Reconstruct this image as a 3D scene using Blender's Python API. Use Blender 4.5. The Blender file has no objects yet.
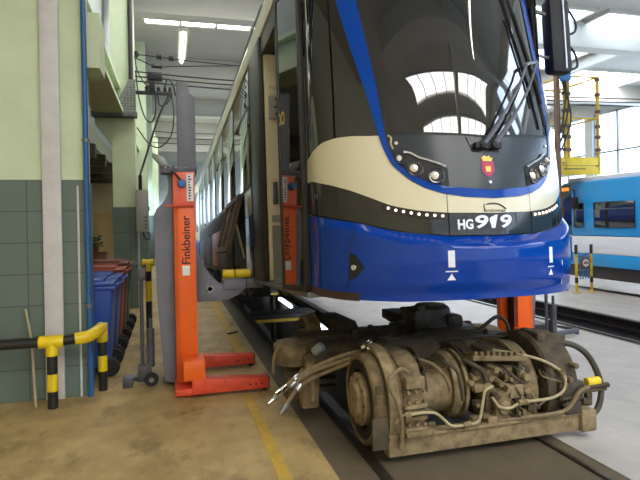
import bpy, bmesh, math, random
from mathutils import Vector, Matrix
random.seed(7)
PI = math.pi
sc = bpy.context.scene
col = sc.collection

# ------------------------------------------------------------------ materials
def lin(c):
    c /= 255.0
    return c / 12.92 if c <= .04045 else ((c + .055) / 1.055) ** 2.4
def rgb(r, g, b): return (lin(r), lin(g), lin(b), 1)
MATS = {}
def mat(name, c, rough=.5, metal=0, spec=.5, noise=0, nscale=6, bump=0, bscale=40, coat=0, c2=None, detail=4, thr=None):
    m = bpy.data.materials.new(name); m.use_nodes = True
    nt = m.node_tree; b = nt.nodes['Principled BSDF']
    b.inputs['Roughness'].default_value = rough; b.inputs['Metallic'].default_value = metal
    b.inputs['Specular IOR Level'].default_value = spec
    b.inputs['Coat Weight'].default_value = coat; b.inputs['Coat Roughness'].default_value = .04
    base = rgb(*c); b.inputs['Base Color'].default_value = base
    if noise or bump or c2:
        tc = nt.nodes.new('ShaderNodeTexCoord')
    if noise or c2:
        n = nt.nodes.new('ShaderNodeTexNoise'); n.inputs['Scale'].default_value = nscale; n.inputs['Detail'].default_value = detail
        n.inputs['Roughness'].default_value = .65
        nt.links.new(tc.outputs['Object'], n.inputs['Vector'])
        r = nt.nodes.new('ShaderNodeValToRGB')
        lo, hi = thr or (.33, .67)
        r.color_ramp.elements[0].position = lo; r.color_ramp.elements[1].position = hi
        d = rgb(*c2) if c2 else tuple(max(0, v * (1 - noise)) for v in base[:3]) + (1,)
        u = base if c2 else tuple(min(1, v * (1 + noise * .6)) for v in base[:3]) + (1,)
        r.color_ramp.elements[0].color = d; r.color_ramp.elements[1].color = u
        nt.links.new(n.outputs['Fac'], r.inputs['Fac']); nt.links.new(r.outputs['Color'], b.inputs['Base Color'])
    if bump:
        n2 = nt.nodes.new('ShaderNodeTexNoise'); n2.inputs['Scale'].default_value = bscale; n2.inputs['Detail'].default_value = 5
        nt.links.new(tc.outputs['Object'], n2.inputs['Vector'])
        bp = nt.nodes.new('ShaderNodeBump'); bp.inputs['Strength'].default_value = bump; bp.inputs['Distance'].default_value = .02
        nt.links.new(n2.outputs['Fac'], bp.inputs['Height']); nt.links.new(bp.outputs['Normal'], b.inputs['Normal'])
    MATS[name] = m
    return m
def emit(name, c, strength):
    m = bpy.data.materials.new(name); m.use_nodes = True
    b = m.node_tree.nodes['Principled BSDF']
    b.inputs['Base Color'].default_value = rgb(*c); b.inputs['Emission Color'].default_value = rgb(*c)
    b.inputs['Emission Strength'].default_value = strength
    m.cycles.emission_sampling = 'FRONT_BACK'
    MATS[name] = m
    return m
def tiles(name, c, grout, sx, sz, axis_u='X'):
    m = bpy.data.materials.new(name); m.use_nodes = True
    nt = m.node_tree; b = nt.nodes['Principled BSDF']; b.inputs['Roughness'].default_value = .45
    tc = nt.nodes.new('ShaderNodeTexCoord'); sp = nt.nodes.new('ShaderNodeSeparateXYZ'); cb = nt.nodes.new('ShaderNodeCombineXYZ')
    nt.links.new(tc.outputs['Object'], sp.inputs[0])
    ad = nt.nodes.new('ShaderNodeMath'); ad.operation = 'ADD'
    nt.links.new(sp.outputs['X'], ad.inputs[0]); nt.links.new(sp.outputs['Y'], ad.inputs[1])
    nt.links.new(ad.outputs[0], cb.inputs['X']); nt.links.new(sp.outputs['Z'], cb.inputs['Y'])
    br = nt.nodes.new('ShaderNodeTexBrick'); br.offset = 0; br.inputs['Scale'].default_value = 1
    br.inputs['Brick Width'].default_value = sx; br.inputs['Row Height'].default_value = sz; br.inputs['Mortar Size'].default_value = .006
    br.inputs['Color1'].default_value = rgb(*c); br.inputs['Color2'].default_value = rgb(c[0] * .93, c[1] * .95, c[2] * .93); br.inputs['Mortar'].default_value = rgb(*grout)
    nt.links.new(cb.outputs[0], br.inputs['Vector']); nt.links.new(br.outputs['Color'], b.inputs['Base Color'])
    MATS[name] = m
    return m

BLUE = mat('tram_blue', (0, 54, 146), .12, 0, .35, coat=.12)
FBLUE = mat('frame_blue', (2, 64, 156), .14, 0, .35, coat=.2)
CREAM = mat('tram_cream', (214, 206, 176), .28, coat=.5)
BAND = mat('band_black', (40, 38, 34), .08, spec=.6)
MASK = mat('mask_charcoal', (52, 57, 62), .22, spec=.5)
GLASS = mat('dark_glass', (34, 35, 38), .02, spec=1.0, coat=1)
SGLASS = mat('side_glass', (24, 23, 23), .03, spec=1.0, coat=.6)
RUBBER = mat('rubber', (22, 22, 23), .6)
DARKP = mat('dark_pillar', (46, 39, 36), .45)
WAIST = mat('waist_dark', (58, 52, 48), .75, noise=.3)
INT = mat('interior_cream', (222, 212, 180), .45)
INTG = mat('interior_grey', (150, 146, 136), .5)
SKIRT = mat('skirt_brown', (60, 40, 34), .5)
SILVER = mat('silver', (205, 206, 205), .25, .8)
WHITE = mat('white_paint', (236, 236, 232), .4)
WHITEM = mat('white_marking', (225, 228, 235), .4)
LENS = mat('lamp_lens', (232, 228, 218), .08, .3, .8)
CHROME = mat('chrome', (215, 215, 215), .12, 1)
LEDM = emit('led_lit', (255, 232, 214), .8)
LAMPA = emit('amber_display', (255, 140, 60), .7)
RED = mat('shield_red', (176, 40, 70), .4)
PURP = mat('shield_purple', (120, 50, 110), .4)
GOLD = mat('gold', (226, 190, 90), .35, .2)
YELT = mat('yellow_sign', (240, 205, 40), .4)
BROWN = mat('hatch_brown', (104, 80, 58), .55, noise=.35, nscale=5)
DGREY = mat('under_dark', (40, 37, 34), .7, noise=.3)
ORANGE = mat('lift_orange', (246, 106, 30), .35, noise=.06, nscale=3)
ORED = mat('lift_red_orange', (222, 78, 48), .42, noise=.25, nscale=7)
PINKP = mat('lift_panel', (240, 112, 84), .4)
LGREY = mat('lift_grey', (116, 116, 128), .42, noise=.12, nscale=4)
LGREYD = mat('lift_grey_dark', (92, 92, 102), .45, noise=.15, nscale=4)
DOLLY = mat('dolly_grey', (84, 84, 88), .45, .3, noise=.2, nscale=9)
PLUG = mat('plug_blue', (48, 110, 168), .4)
INK = mat('ink_black', (24, 22, 22), .5)
YELLOW = mat('safety_yellow', (232, 200, 26), .4, noise=.12, nscale=9)
YELD = mat('old_yellow', (206, 172, 50), .5, noise=.25, nscale=6)
BLACKP = mat('black_paint', (34, 32, 30), .45, noise=.2)
BINB = mat('bin_blue', (36, 74, 158), .42)
BINR = mat('bin_red', (150, 62, 46), .5)
BINBR = mat('bin_brown', (112, 58, 42), .55)
BING = mat('bin_green', (40, 92, 66), .5)
PIPEB = mat('pipe_blue', (40, 92, 146), .35)
PIPEW = mat('pipe_white', (206, 202, 200), .5, noise=.08)
GREENW = mat('wall_green', (204, 216, 180), .6, noise=.07, nscale=2)
GREENP = mat('plaster_pale', (214, 220, 196), .6, noise=.06, nscale=2)
GREYW = mat('wall_grey', (176, 178, 172), .7, noise=.08, nscale=1.5)
CREAMW = mat('wall_cream', (206, 196, 160), .7, noise=.08, nscale=2)
ROOF = mat('roof_grey', (186, 182, 172), .8, noise=.1, nscale=1)
ROOFB = mat('roof_beam', (196, 192, 180), .7)
STEEL = mat('galvanised', (128, 130, 126), .4, .4, noise=.2, nscale=12)
RAILM = mat('rail_steel', (70, 62, 56), .35, .6, noise=.3, nscale=10)
PITC = mat('pit_concrete', (96, 92, 86), .8, noise=.25, nscale=2)
PITS = mat('pit_steel', (58, 54, 52), .55, .2, noise=.3, nscale=6)
WOODC = mat('cabinet_brown', (120, 66, 42), .5)
LEAF = mat('leaf_green', (58, 88, 50), .6)
OLIVE = mat('olive_dark', (74, 70, 50), .7, noise=.2)
DOORC = mat('door_tan', (188, 168, 116), .6)
WIRE = mat('wire_dark', (40, 38, 38), .5)
BOXG = mat('switch_grey', (160, 158, 152), .5)
CYAN = mat('tram_cyan', (38, 158, 226), .3, coat=.4)
TRWHITE = mat('tram_white', (238, 240, 242), .35)
DUST = mat('dust_tan', (138, 118, 84), .85, c2=(84, 70, 48), nscale=9, bump=.35, bscale=60, detail=8)
DUSTL = mat('dust_light', (158, 138, 102), .85, c2=(108, 92, 64), nscale=12, bump=.3, bscale=60, detail=8)
DUSTD = mat('dust_dark', (92, 78, 57), .8, c2=(50, 43, 33), nscale=8, bump=.3, bscale=50, detail=8)
GREASE = mat('grease_black', (30, 26, 21), .5, c2=(66, 56, 42), nscale=14, bump=.3, thr=(.45, .8))
HOSE = mat('hose_dark', (64, 56, 45), .55, noise=.25, nscale=20)
HOSEL = mat('hose_tan', (124, 106, 76), .7, noise=.25, nscale=20)
TUBEY = mat('tube_bare', (170, 156, 118), .5, noise=.2, nscale=20)
SKYWIN = emit('daylight_pane', (205, 228, 255), 2.2)
BACKWIN = emit('door_daylight_pane', (225, 236, 255), .6)
ADDBLUE = emit('added_roof_pane', (214, 232, 255), 3.2)  # glow of the roof strips added for the windscreen reflection
SKYLIT = emit('skylight_pane', (250, 250, 248), 5.5)
LAMPE = emit('lamp_tube', (255, 246, 226), 9.0)
PITLAMP = emit('pit_tube', (235, 246, 255), 6.0)
TILE = tiles('grey_green_tile', (100, 114, 104), (72, 82, 76), .9, .3086)

def floor_mat(name, c, c2, ns, dirt, stain):
    m = mat(name, c, .55, c2=c2, nscale=ns, detail=6, bump=.08, bscale=30)
    nt = m.node_tree; b = nt.nodes['Principled BSDF']
    src = b.inputs['Base Color'].links[0].from_socket
    tc = nt.nodes.new('ShaderNodeTexCoord')
    mp = nt.nodes.new('ShaderNodeMapping'); mp.inputs['Scale'].default_value = (1, .6, 1)
    nt.links.new(tc.outputs['Object'], mp.inputs[0])
    n = nt.nodes.new('ShaderNodeTexNoise'); n.inputs['Scale'].default_value = 2.6; n.inputs['Detail'].default_value = 9; n.inputs['Roughness'].default_value = .7
    nt.links.new(mp.outputs[0], n.inputs['Vector'])
    r = nt.nodes.new('ShaderNodeValToRGB'); r.color_ramp.elements[0].position = .52; r.color_ramp.elements[1].position = .68
    r.color_ramp.elements[1].color = (dirt,) * 3 + (1,); r.color_ramp.elements[0].color = (0, 0, 0, 1)
    nt.links.new(n.outputs['Fac'], r.inputs['Fac'])
    mx = nt.nodes.new('ShaderNodeMixRGB'); mx.inputs['Color2'].default_value = rgb(*stain)
    nt.links.new(r.outputs['Color'], mx.inputs['Fac']); nt.links.new(src, mx.inputs['Color1']); nt.links.new(mx.outputs[0], b.inputs['Base Color'])
    return m
FLOORL = floor_mat('floor_tan', (186, 160, 108), (150, 126, 80), 2.2, .75, (98, 80, 48))
FLOORR = floor_mat('floor_pale', (180, 175, 168), (160, 155, 148), 1.6, .4, (136, 130, 122))
KERB_SHADE = mat('kerb_concrete_and_shade', (92, 80, 62), .7, noise=.2, nscale=3)  # dark concrete, with the shade under the bogie also put into the colour
LINEY = mat('line_yellow', (196, 158, 44), .6, c2=(168, 138, 66), nscale=7)
STAIN = mat('wet_stain', (92, 74, 46), .5, noise=.2)

# ------------------------------------------------------------------ builders
LOCAL = set()
class MB:
    def __init__(s): s.bm = bmesh.new()
    def box(s, x0, x1, y0, y1, z0, z1, bev=0, m=None):
        t = bmesh.new(); r = bmesh.ops.create_cube(t, size=1)
        bmesh.ops.scale(t, vec=(abs(x1 - x0), abs(y1 - y0), abs(z1 - z0)), verts=t.verts)
        if bev: bmesh.ops.bevel(t, geom=list(t.edges), offset=bev, segments=2, affect='EDGES', profile=.5)
        bmesh.ops.translate(t, vec=((x0 + x1) / 2, (y0 + y1) / 2, (z0 + z1) / 2), verts=t.verts)
        if m is not None: bmesh.ops.transform(t, matrix=m, verts=t.verts)
        s._add(t); return s
    def _add(s, t):
        me = bpy.data.meshes.new('t'); t.to_mesh(me); t.free(); s.bm.from_mesh(me); bpy.data.meshes.remove(me)
    def cyl(s, p0, p1, r, r2=None, seg=20, bev=0):
        p0, p1 = Vector(p0), Vector(p1); d = p1 - p0
        t = bmesh.new()
        bmesh.ops.create_cone(t, cap_ends=True, segments=seg, radius1=r, radius2=r if r2 is None else r2, depth=d.length)
        if bev:
            ed = [e for e in t.edges if len(e.link_faces) == 2 and any(len(f.verts) > 4 for f in e.link_faces)]
            bmesh.ops.bevel(t, geom=ed, offset=bev, segments=2, affect='EDGES', profile=.5)
        q = Vector((0, 0, 1)).rotation_difference(d.normalized()).to_matrix().to_4x4()
        bmesh.ops.transform(t, matrix=Matrix.Translation((p0 + p1) / 2) @ q, verts=t.verts)
        s._add(t); return s
    def sph(s, c, r, sc3=(1, 1, 1), seg=16):
        t = bmesh.new(); bmesh.ops.create_uvsphere(t, u_segments=seg, v_segments=max(6, seg // 2), radius=r)
        bmesh.ops.scale(t, vec=sc3, verts=t.verts); bmesh.ops.translate(t, vec=c, verts=t.verts)
        s._add(t); return s
    def tube(s, pts, r, seg=8, smooth=3, closed=False):
        P = [Vector(p) for p in pts]
        if smooth and len(P) > 2:
            Q = []
            for i in range(len(P) - 1):
                a, b, c, d = P[max(i - 1, 0)], P[i], P[i + 1], P[min(i + 2, len(P) - 1)]
                for k in range(smooth):
                    t = k / smooth
                    Q.append(.5 * ((2 * b) + (c - a) * t + (2 * a - 5 * b + 4 * c - d) * t * t + (3 * b - a - 3 * c + d) * t ** 3))
            Q.append(P[-1]); P = Q
        rings = []; up = Vector((.13, .21, .97)).normalized(); prev = None
        for i, p in enumerate(P):
            d = (P[min(i + 1, len(P) - 1)] - P[max(i - 1, 0)]).normalized()
            if prev is None:
                n = d.cross(up)
                if n.length < .1: n = d.cross(Vector((1, 0, 0)))
            else:
                n = prev - d * prev.dot(d)
            n.normalize(); prev = n; b = d.cross(n)
            rings.append([s.bm.verts.new(p + (n * math.cos(2 * PI * k / seg) + b * math.sin(2 * PI * k / seg)) * r) for k in range(seg)])
        for A, B in zip(rings, rings[1:]):
            for k in range(seg): s.bm.faces.new((A[k], A[(k + 1) % seg], B[(k + 1) % seg], B[k]))
        s.bm.faces.new(rings[0][::-1]); s.bm.faces.new(rings[-1])
        return s
    def lathe(s, origin, axis, prof, seg=32, a0=0, a1=2 * PI):
        """prof: list of (t along axis, radius)"""
        ax = Vector(axis).normalized(); u = ax.cross(Vector((0, 0, 1)))
        if u.length < .1: u = Vector((1, 0, 0))
        u.normalize(); v = ax.cross(u); o = Vector(origin)
        full = abs(a1 - a0 - 2 * PI) < 1e-6
        n = seg if full else seg + 1
        R = []
        for t, r in prof:
            R.append([s.bm.verts.new(o + ax * t + (u * math.cos(a0 + (a1 - a0) * k / seg) + v * math.sin(a0 + (a1 - a0) * k / seg)) * max(r, 1e-4)) for k in range(n)])
        for A, B in zip(R, R[1:]):
            for k in range(seg): s.bm.faces.new((A[k], A[(k + 1) % n], B[(k + 1) % n], B[k]))
        if full:
            s.bm.faces.new(R[0][::-1]); s.bm.faces.new(R[-1])
        return s
    def prism(s, pts, plane, a, b, bev=0):
        """pts 2D polygon; plane 'XZ' extrudes along Y a..b, 'YZ' along X, 'XY' along Z"""
        f = {'XZ': lambda p, h: (p[0], h, p[1]), 'YZ': lambda p, h: (h, p[0], p[1]), 'XY': lambda p, h: (p[0], p[1], h)}[plane]
        t = bmesh.new()
        A = [t.verts.new(f(p, a)) for p in pts]; B = [t.verts.new(f(p, b)) for p in pts]
        t.faces.new(A); t.faces.new(B[::-1]); n = len(pts)
        for k in range(n): t.faces.new((A[k], B[k], B[(k + 1) % n], A[(k + 1) % n]))
        bmesh.ops.recalc_face_normals(t, faces=t.faces)
        if bev: bmesh.ops.bevel(t, geom=list(t.edges), offset=bev, segments=2, affect='EDGES', profile=.5)
        s._add(t); return s
    def build(s, name, m, parent=None, loc=None, smooth=True, ang=35):
        bmesh.ops.recalc_face_normals(s.bm, faces=s.bm.faces)
        me = bpy.data.meshes.new(name)
        off = Vector((0, 0, 0))
        if parent is not None:
            p = parent
            while p is not None: off += p.location; root = p; p = p.parent
            if root.name in LOCAL: off = Vector((0, 0, 0))      # built in the root's own axes
        elif loc is not None: off = Vector(loc)
        if off.length: bmesh.ops.translate(s.bm, vec=-off, verts=s.bm.verts)
        s.bm.to_mesh(me); s.bm.free()
        o = bpy.data.objects.new(name, me); col.objects.link(o)
        if parent is not None: o.parent = parent
        elif loc is not None: o.location = loc
        for mm in (m if isinstance(m, (list, tuple)) else [m]): me.materials.append(mm)
        if smooth:
            for p in me.polygons: p.use_smooth = True
            me.set_sharp_from_angle(angle=math.radians(ang))
        return o
def islands(bm):
    seen = set(); out = []
    for v in bm.verts:
        if v in seen: continue
        st = [v]; seen.add(v); isl = []
        while st:
            q = st.pop(); isl.append(q)
            for e in q.link_edges:
                w = e.other_vert(q)
                if w not in seen: seen.add(w); st.append(w)
        out.append(isl)
    return out
def pieces(mb, name, m, parent):
    """every loose piece becomes a part of its own"""
    for isl in islands(mb.bm):
        n = MB(); mp = {v: n.bm.verts.new(v.co) for v in isl}
        for f in {f for v in isl for f in v.link_faces}: n.bm.faces.new([mp[v] for v in f.verts])
        n.build(name, m, parent)
    mb.bm.free()
def tag(o, label=None, cat=None, group=None, kind=None):
    if label: o['label'] = label
    if cat: o['category'] = cat
    if group: o['group'] = group
    if kind: o['kind'] = kind
    return o
def empty(name, loc, label=None, cat=None, group=None):
    o = bpy.data.objects.new(name, None); col.objects.link(o); o.location = loc; o.empty_display_size = .1
    return tag(o, label, cat, group)
def struct(name, mb, m, **k):
    o = mb.build(name, m, **k); o['kind'] = 'structure'; return o
def text_mesh(body, size, shear=0, bold=0, depth=.0, space=1, sx=1):
    cu = bpy.data.curves.new('t', 'FONT'); cu.body = body; cu.size = size; cu.shear = shear; cu.offset = bold
    cu.extrude = depth; cu.space_character = space; cu.resolution_u = 4
    o = bpy.data.objects.new('t', cu); col.objects.link(o)
    bpy.context.view_layer.update()
    me = bpy.data.meshes.new_from_object(o.evaluated_get(bpy.context.evaluated_depsgraph_get()))
    bpy.data.objects.remove(o)
    bm = bmesh.new(); bm.from_mesh(me); bpy.data.meshes.remove(me)
    bmesh.ops.triangulate(bm, faces=bm.faces)
    bmesh.ops.scale(bm, vec=(sx, 1, 1), verts=bm.verts)
    return bm
def mesh_from_bm(bm, name, m, parent=None):
    b = MB(); b.bm.free(); b.bm = bm
    return b.build(name, m, parent, smooth=False)

# ------------------------------------------------------------------ camera
YAW, ROLL = math.radians(15.5), math.radians(1.15)
fw = Vector((math.sin(YAW), math.cos(YAW), 0)); rt = Vector((math.cos(YAW), -math.sin(YAW), 0)); upv = Vector((0, 0, 1))
Rv = rt * math.cos(ROLL) - upv * math.sin(ROLL); Uv = upv * math.cos(ROLL) + rt * math.sin(ROLL)
cam = bpy.data.cameras.new('camera'); co = bpy.data.objects.new('camera', cam); col.objects.link(co)
M = Matrix((Rv, Uv, -fw)).transposed().to_4x4(); M.translation = (0, 0, 1.7)
co.matrix_world = M
cam.sensor_width = 36; cam.lens = 540 / 640 * 36; cam.shift_y = -19 / 640; cam.clip_start = .05; cam.clip_end = 200
sc.camera = co

# ================================================================== SETTING
XL, XR, YB, YF, ZC = -4.2, 20.0, -14.0, 44.0, 7.3
PX0, PX1 = 1.32, 2.72            # pit edges = inner rail sides
QX0, QX1 = 5.95, 7.1             # second pit
b = MB()
b.box(XL, PX0 - .28, YB, YF, -1.6, 0)
b.box(PX0, PX1, 30, YF, -1.6, 0)
fl = struct('floor', b, FLOORL)
b = MB()
b.box(PX1 + .1, QX0 - .1, YB, YF, -1.6, 0); b.box(QX1 + .1, XR, YB, YF, -1.6, 0)
b.box(QX0, QX1, YB, 0, -1.6, 0); b.box(QX0, QX1, 30, YF, -1.6, 0)
struct('floor', b, FLOORR)
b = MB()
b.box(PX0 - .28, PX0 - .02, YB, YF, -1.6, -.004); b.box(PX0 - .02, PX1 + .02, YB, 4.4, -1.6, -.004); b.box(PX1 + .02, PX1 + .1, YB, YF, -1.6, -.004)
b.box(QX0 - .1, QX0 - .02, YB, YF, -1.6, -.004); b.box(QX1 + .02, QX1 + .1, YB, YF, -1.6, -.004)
struct('trim_1', b, KERB_SHADE)
b = MB()
b.box(PX0 - .02, PX1 + .02, 4.4, 30, -1.6, -1.4); b.box(QX0 - .02, QX1 + .02, 0, 30, -1.6, -1.4)
b.box(PX0, PX0 + .04, 4.4, 30, -1.4, -.16); b.box(PX1 - .04, PX1, 4.4, 30, -1.4, -.16)
b.box(QX0, QX0 + .04, 0, 30, -1.4, -.16); b.box(QX1 - .04, QX1, 0, 30, -1.4, -.16)
struct('pit', b, PITC)
for x in (PX0, PX1, QX0, QX1):
    b = MB()
    sgn = 1 if x in (PX0, QX0) else -1
    b.box(x - .02, x + .055 * sgn + .0, YB, YF, -.03, .012, .004)
    b.box(x - .02 , x + .1 * sgn, YB, YF, -.16, -.13)
    b.box(x - .01, x + .03 * sgn, YB, YF, -.14, -.02)
    struct('rail', b, RAILM)
# painted line and worn line on the left floor
b = MB()
b.box(.66, .75, -2, 5.32, -.001, .003); struct('trim_2', b, LINEY)
b = MB(); b.box(.80, .92, 6.7, 13, -.001, .002); struct('trim_3', b, LINEY)

# walls, roof
b = MB(); b.box(XL - .2, XL, YB, YF, 0, ZC); struct('wall_left', b, CREAMW)
b = MB(); b.box(XL, XR, YF, YF + .2, 0, ZC); struct('wall_back', b, GREYW)
b = MB(); b.box(XL, XR, YB - .2, YB, 0, 1.2); b.box(XL, XR, YB - .2, YB, 6, ZC)
struct('wall_front', b, GREYW)
b = MB(); b.box(XR, XR + .2, YB, YF, 0, 1.1); b.box(XR, XR + .2, YB, YF, 6.6, ZC)
for y in range(-14, 45, 6): b.box(XR - .15, XR + .2, y - .25, y + .25, 1.1, 6.6)
struct('wall_right', b, GREYW)
b = MB(); b.box(XL - .2, XR + .2, YB - .2, YF + .2, ZC, ZC + .2); struct('ceiling', b, ROOF)
# daylight windows: panes with mullions, right side and behind the camera
wn = 0
for y in range(-14, 44, 6):
    wn += 1
    y0, y1 = y + .25, y + 5.75
    f = MB()
    for z in (1.14, 2.9, 4.7, 6.55): f.box(XR - .02, XR + .08, y0, y1, z - .04, z + .04)
    for k in range(5):
        yy = y0 + (y1 - y0) * k / 4; f.box(XR - .02, XR + .08, yy - .035, yy + .035, 1.1, 6.6)
    w = struct('window_%d' % wn, f, STEEL)
    g = MB(); g.box(XR + .1, XR + .12, y0, y1, 1.1, 6.6); g.build('pane', SKYWIN, w)
for x in range(-4, 20, 4):
    wn += 1
    f = MB()
    for z in (1.24, 2.8, 4.4, 5.96): f.box(x, x + 4, YB - .12, YB + .02, z - .05, z + .05)
    for k in range(4): f.box(x + k * 4 / 3 - .05, x + k * 4 / 3 + .05, YB - .12, YB + .02, 1.2, 6)
    w = struct('window_%d' % wn, f, STEEL)
    g = MB(); g.box(x, x + 4, YB - .16, YB - .14, 1.2, 6); g.build('pane', BACKWIN, w)
# roof beams across the hall and skylights between them
for k, y in enumerate(range(-11, 44, 6)):
    b = MB(); b.box(-1, XR, y - .12, y + .12, 6.55, ZC); b.box(-1, XR, y - .22, y + .22, 6.5, 6.56)
    struct('roof_beam', b, ROOFB)
for x in (3.2, 8.4, 14.1):
    b = MB(); b.box(x - .1, x + .1, YB, YF, 6.85, ZC); struct('roof_beam', b, ROOFB)
def skylight(n, x0, x1, ya, yb, m, cells):
    f = MB()
    for x in (x0, x1): f.box(x - .04, x + .04, ya - .05, yb + .05, 7.2, 7.3)
    for y in (ya, yb): f.box(x0, x1, y - .05, y + .05, 7.2, 7.3)
    for q in range(1, cells):
        if x1 - x0 > yb - ya: f.box(x0 + (x1 - x0) * q / cells - .03, x0 + (x1 - x0) * q / cells + .03, ya, yb, 7.2, 7.3)
        else: f.box(x0, x1, ya + (yb - ya) * q / cells - .03, ya + (yb - ya) * q / cells + .03, 7.2, 7.3)
    w = struct('window_%d' % n, f, ROOFB)
    g = MB(); g.box(x0, x1, ya, yb, 7.265, 7.285); g.build('pane', m, w)
for y, hw in ((-10, .9), (-7, 1.0), (-4.4, 1.0), (-1.6, 1.0), (10, .9), (14.6, .9), (27, .9), (34, .9)):
    for x0 in (-.6, 3.5): wn += 1; skylight(wn, x0, x0 + 3.9, y - hw, y + hw, SKYLIT, 4)
for xa in (9.0, 11.6):  # bluish roof strips added to show as reflection in the windscreen's right half
    for ya in (-12.5, -6.6, -.6, 12, 18): wn += 1; skylight(wn, xa, xa + 2.2, ya, ya + 5.2, ADDBLUE, 5)
for ya in (16, 22, 28): wn += 1; skylight(wn, 14.6, 18.6, ya + 1, ya + 3, SKYLIT, 4)

# columns of the left row: pale green paint above a tiled foot
def column(y, xl, xr, zt, conduit=True):
    b = MB(); b.box(xl, xr, y, y + .5, zt, ZC); o = struct('column', b, GREENW)
    b = MB(); b.box(xl - .012, xr + .012, y - .012, y + .512, 0, zt); b.build('tile_foot', TILE, o)
    return o
c1 = column(5.86, -1.75, -.835, 2.16)
c2 = column(11.6, -1.10, -.66, 2.06)
for y in (17.4, 23.2, 29, 35): column(y, -1.10, -.66, 2.06)
# corbels and crane girder on the column heads
for y in (5.86, 11.6, 17.4, 23.2, 29, 35):
    b = MB(); b.prism([(-1.42, 3.86), (-.66, 3.86), (-.66, 3.3), (-1.06, 3.3), (-1.42, 3.72)], 'XZ', y + .02, y + .48)
    struct('corbel', b, GREENW)
b = MB()
b.box(-1.42, -.86, 6.36, YF, 3.93, 4.0); b.box(-1.22, -1.05, 6.36, YF, 4.0, 4.45); b.box(-1.36, -.92, 6.36, YF, 4.45, 4.52)
struct('crane_girder', b, GREENW)
b = MB(); b.box(-1.5, -1.25, 6.4, YF, 4.55, ZC)
struct('wall_upper', b, GREYW)
# side bay behind the columns
b = MB(); b.box(XL, -1.2, 18.4, 18.6, 0, 3.2); struct('wall_side_bay', b, CREAMW)
b = MB(); b.box(XL, -1.45, 8.0, 18.6, 3.2, 3.3)
for y in (9, 10.6, 12.2, 13.8, 15.4, 17): b.box(XL, -1.3, y, y + .2, 2.95, 3.2)
struct('ceiling_side_bay', b, OLIVE)
b = MB()
for (y0, y1) in ((18.6, 23.2), (23.7, 29), (29.5, 35), (35.5, YF)):
    b.box(-1.05, -.95, y0, y1, 0, 1.3); b.box(-1.05, -.95, y0, y1, 3.4, 3.9)
struct('wall_aisle', b, GREENP)
for (y0, y1) in ((18.6, 23.2), (23.7, 29), (29.5, 35), (35.5, YF)):
    wn += 1
    f = MB()
    for k in range(5):
        yy = y0 + (y1 - y0) * k / 4; f.box(-1.05, -.95, yy - .04, yy + .04, 1.3, 3.4)
    w = struct('window_%d' % wn, f, WHITE)
    g = MB(); g.box(-1.02, -1.0, y0, y1, 1.3, 3.4); g.build('pane', SKYWIN, w)

# pipes on the first column
def pipe(pts, r, m, label, name='pipe', smooth=0, brackets=()):
    b = MB(); b.tube(pts, r, 14, smooth); o = b.build(name, m)
    o['label'] = label; o['category'] = 'pipe'; return o
b = MB(); b.box(-1.2, -1.03, 5.80, 5.845, 0, ZC - .02, .008)
o = tag(b.build('pipe_casing', PIPEW), 'broad white casing running up the near tiled column', 'pipe')
bl = pipe([(-.79, 5.80, 0), (-.795, 5.80, 2.2), (-.80, 5.80, ZC - .01)], .027, PIPEB, 'blue pipe standing against the corner of the near column', 'water_pipe')
for z in (.9, 2.55, 4.6):
    b = MB(); b.lathe((-.793, 5.80, z - .015), (0, 0, 1), [(0, .028), (0, .037), (.03, .037), (.03, .028)], 16); b.build('pipe_clip', STEEL, bl)
pipe([(-.885, 5.84, 0), (-.885, 5.84, 2.1)], .011, PIPEW, 'thin white conduit on the tiled foot of the near column', 'conduit')
pipe([(-1.235, 5.55, .02), (-1.3, 5.72, .62), (-1.37, 5.82, .9)], .012, TUBEY, 'thin pale rod leaning on the near column at the left edge', 'rod')
pipe([(-.71, 11.555, ZC - .02), (-.71, 11.555, 4.0)], .044, DARKP, 'dark pipe running up above the second column to the roof', 'downpipe')
b = MB(); b.box(-.655, -.61, 11.62, 11.72, .02, 2.04); tag(b.build('cable_duct', PIPEW), 'white cable duct beside the tiled foot of the second column', 'duct')
# perforated end bracket over the second column
b = MB()
b.prism([(-1.08, 3.97), (-.62, 3.97), (-.62, 4.62), (-.74, 4.62)], 'XZ', 11.44, 11.48)
pl = tag(b.build('girder_end_plate', STEEL), 'grey perforated triangular end plate on top of the second column', 'bracket')
b = MB()
for i in range(12):
    for j in range(i // 2 + 1 if i < 12 else 6):
        z = 4.03 + .05 * j * 1.0; x = -.66 - .045 * j * 0
        pass
for j in range(11):
    z = 4.02 + .055 * j
    xl = -1.08 + (z - 3.97) * .34 / .65 + .04
    n = int((-.65 - xl) / .06)
    for i in range(n): b.cyl((-.65 - .06 * i, 11.437, z), (-.65 - .06 * i, 11.442, z), .013, seg=6)
pieces(b, 'perforation', INK, pl)
b = MB(); b.box(-1.46, -.60, 11.4, 11.6, 3.86, 3.96)
cr = tag(b.build('corbel_tray', LGREYD), 'dark toothed cable tray lying on the second column corbel', 'tray')
b = MB()
for i in range(22): b.box(-1.45 + .039 * i, -1.43 + .039 * i, 11.385, 11.4, 3.87, 3.95)
b.build('tray_teeth', STEEL, cr)

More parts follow.
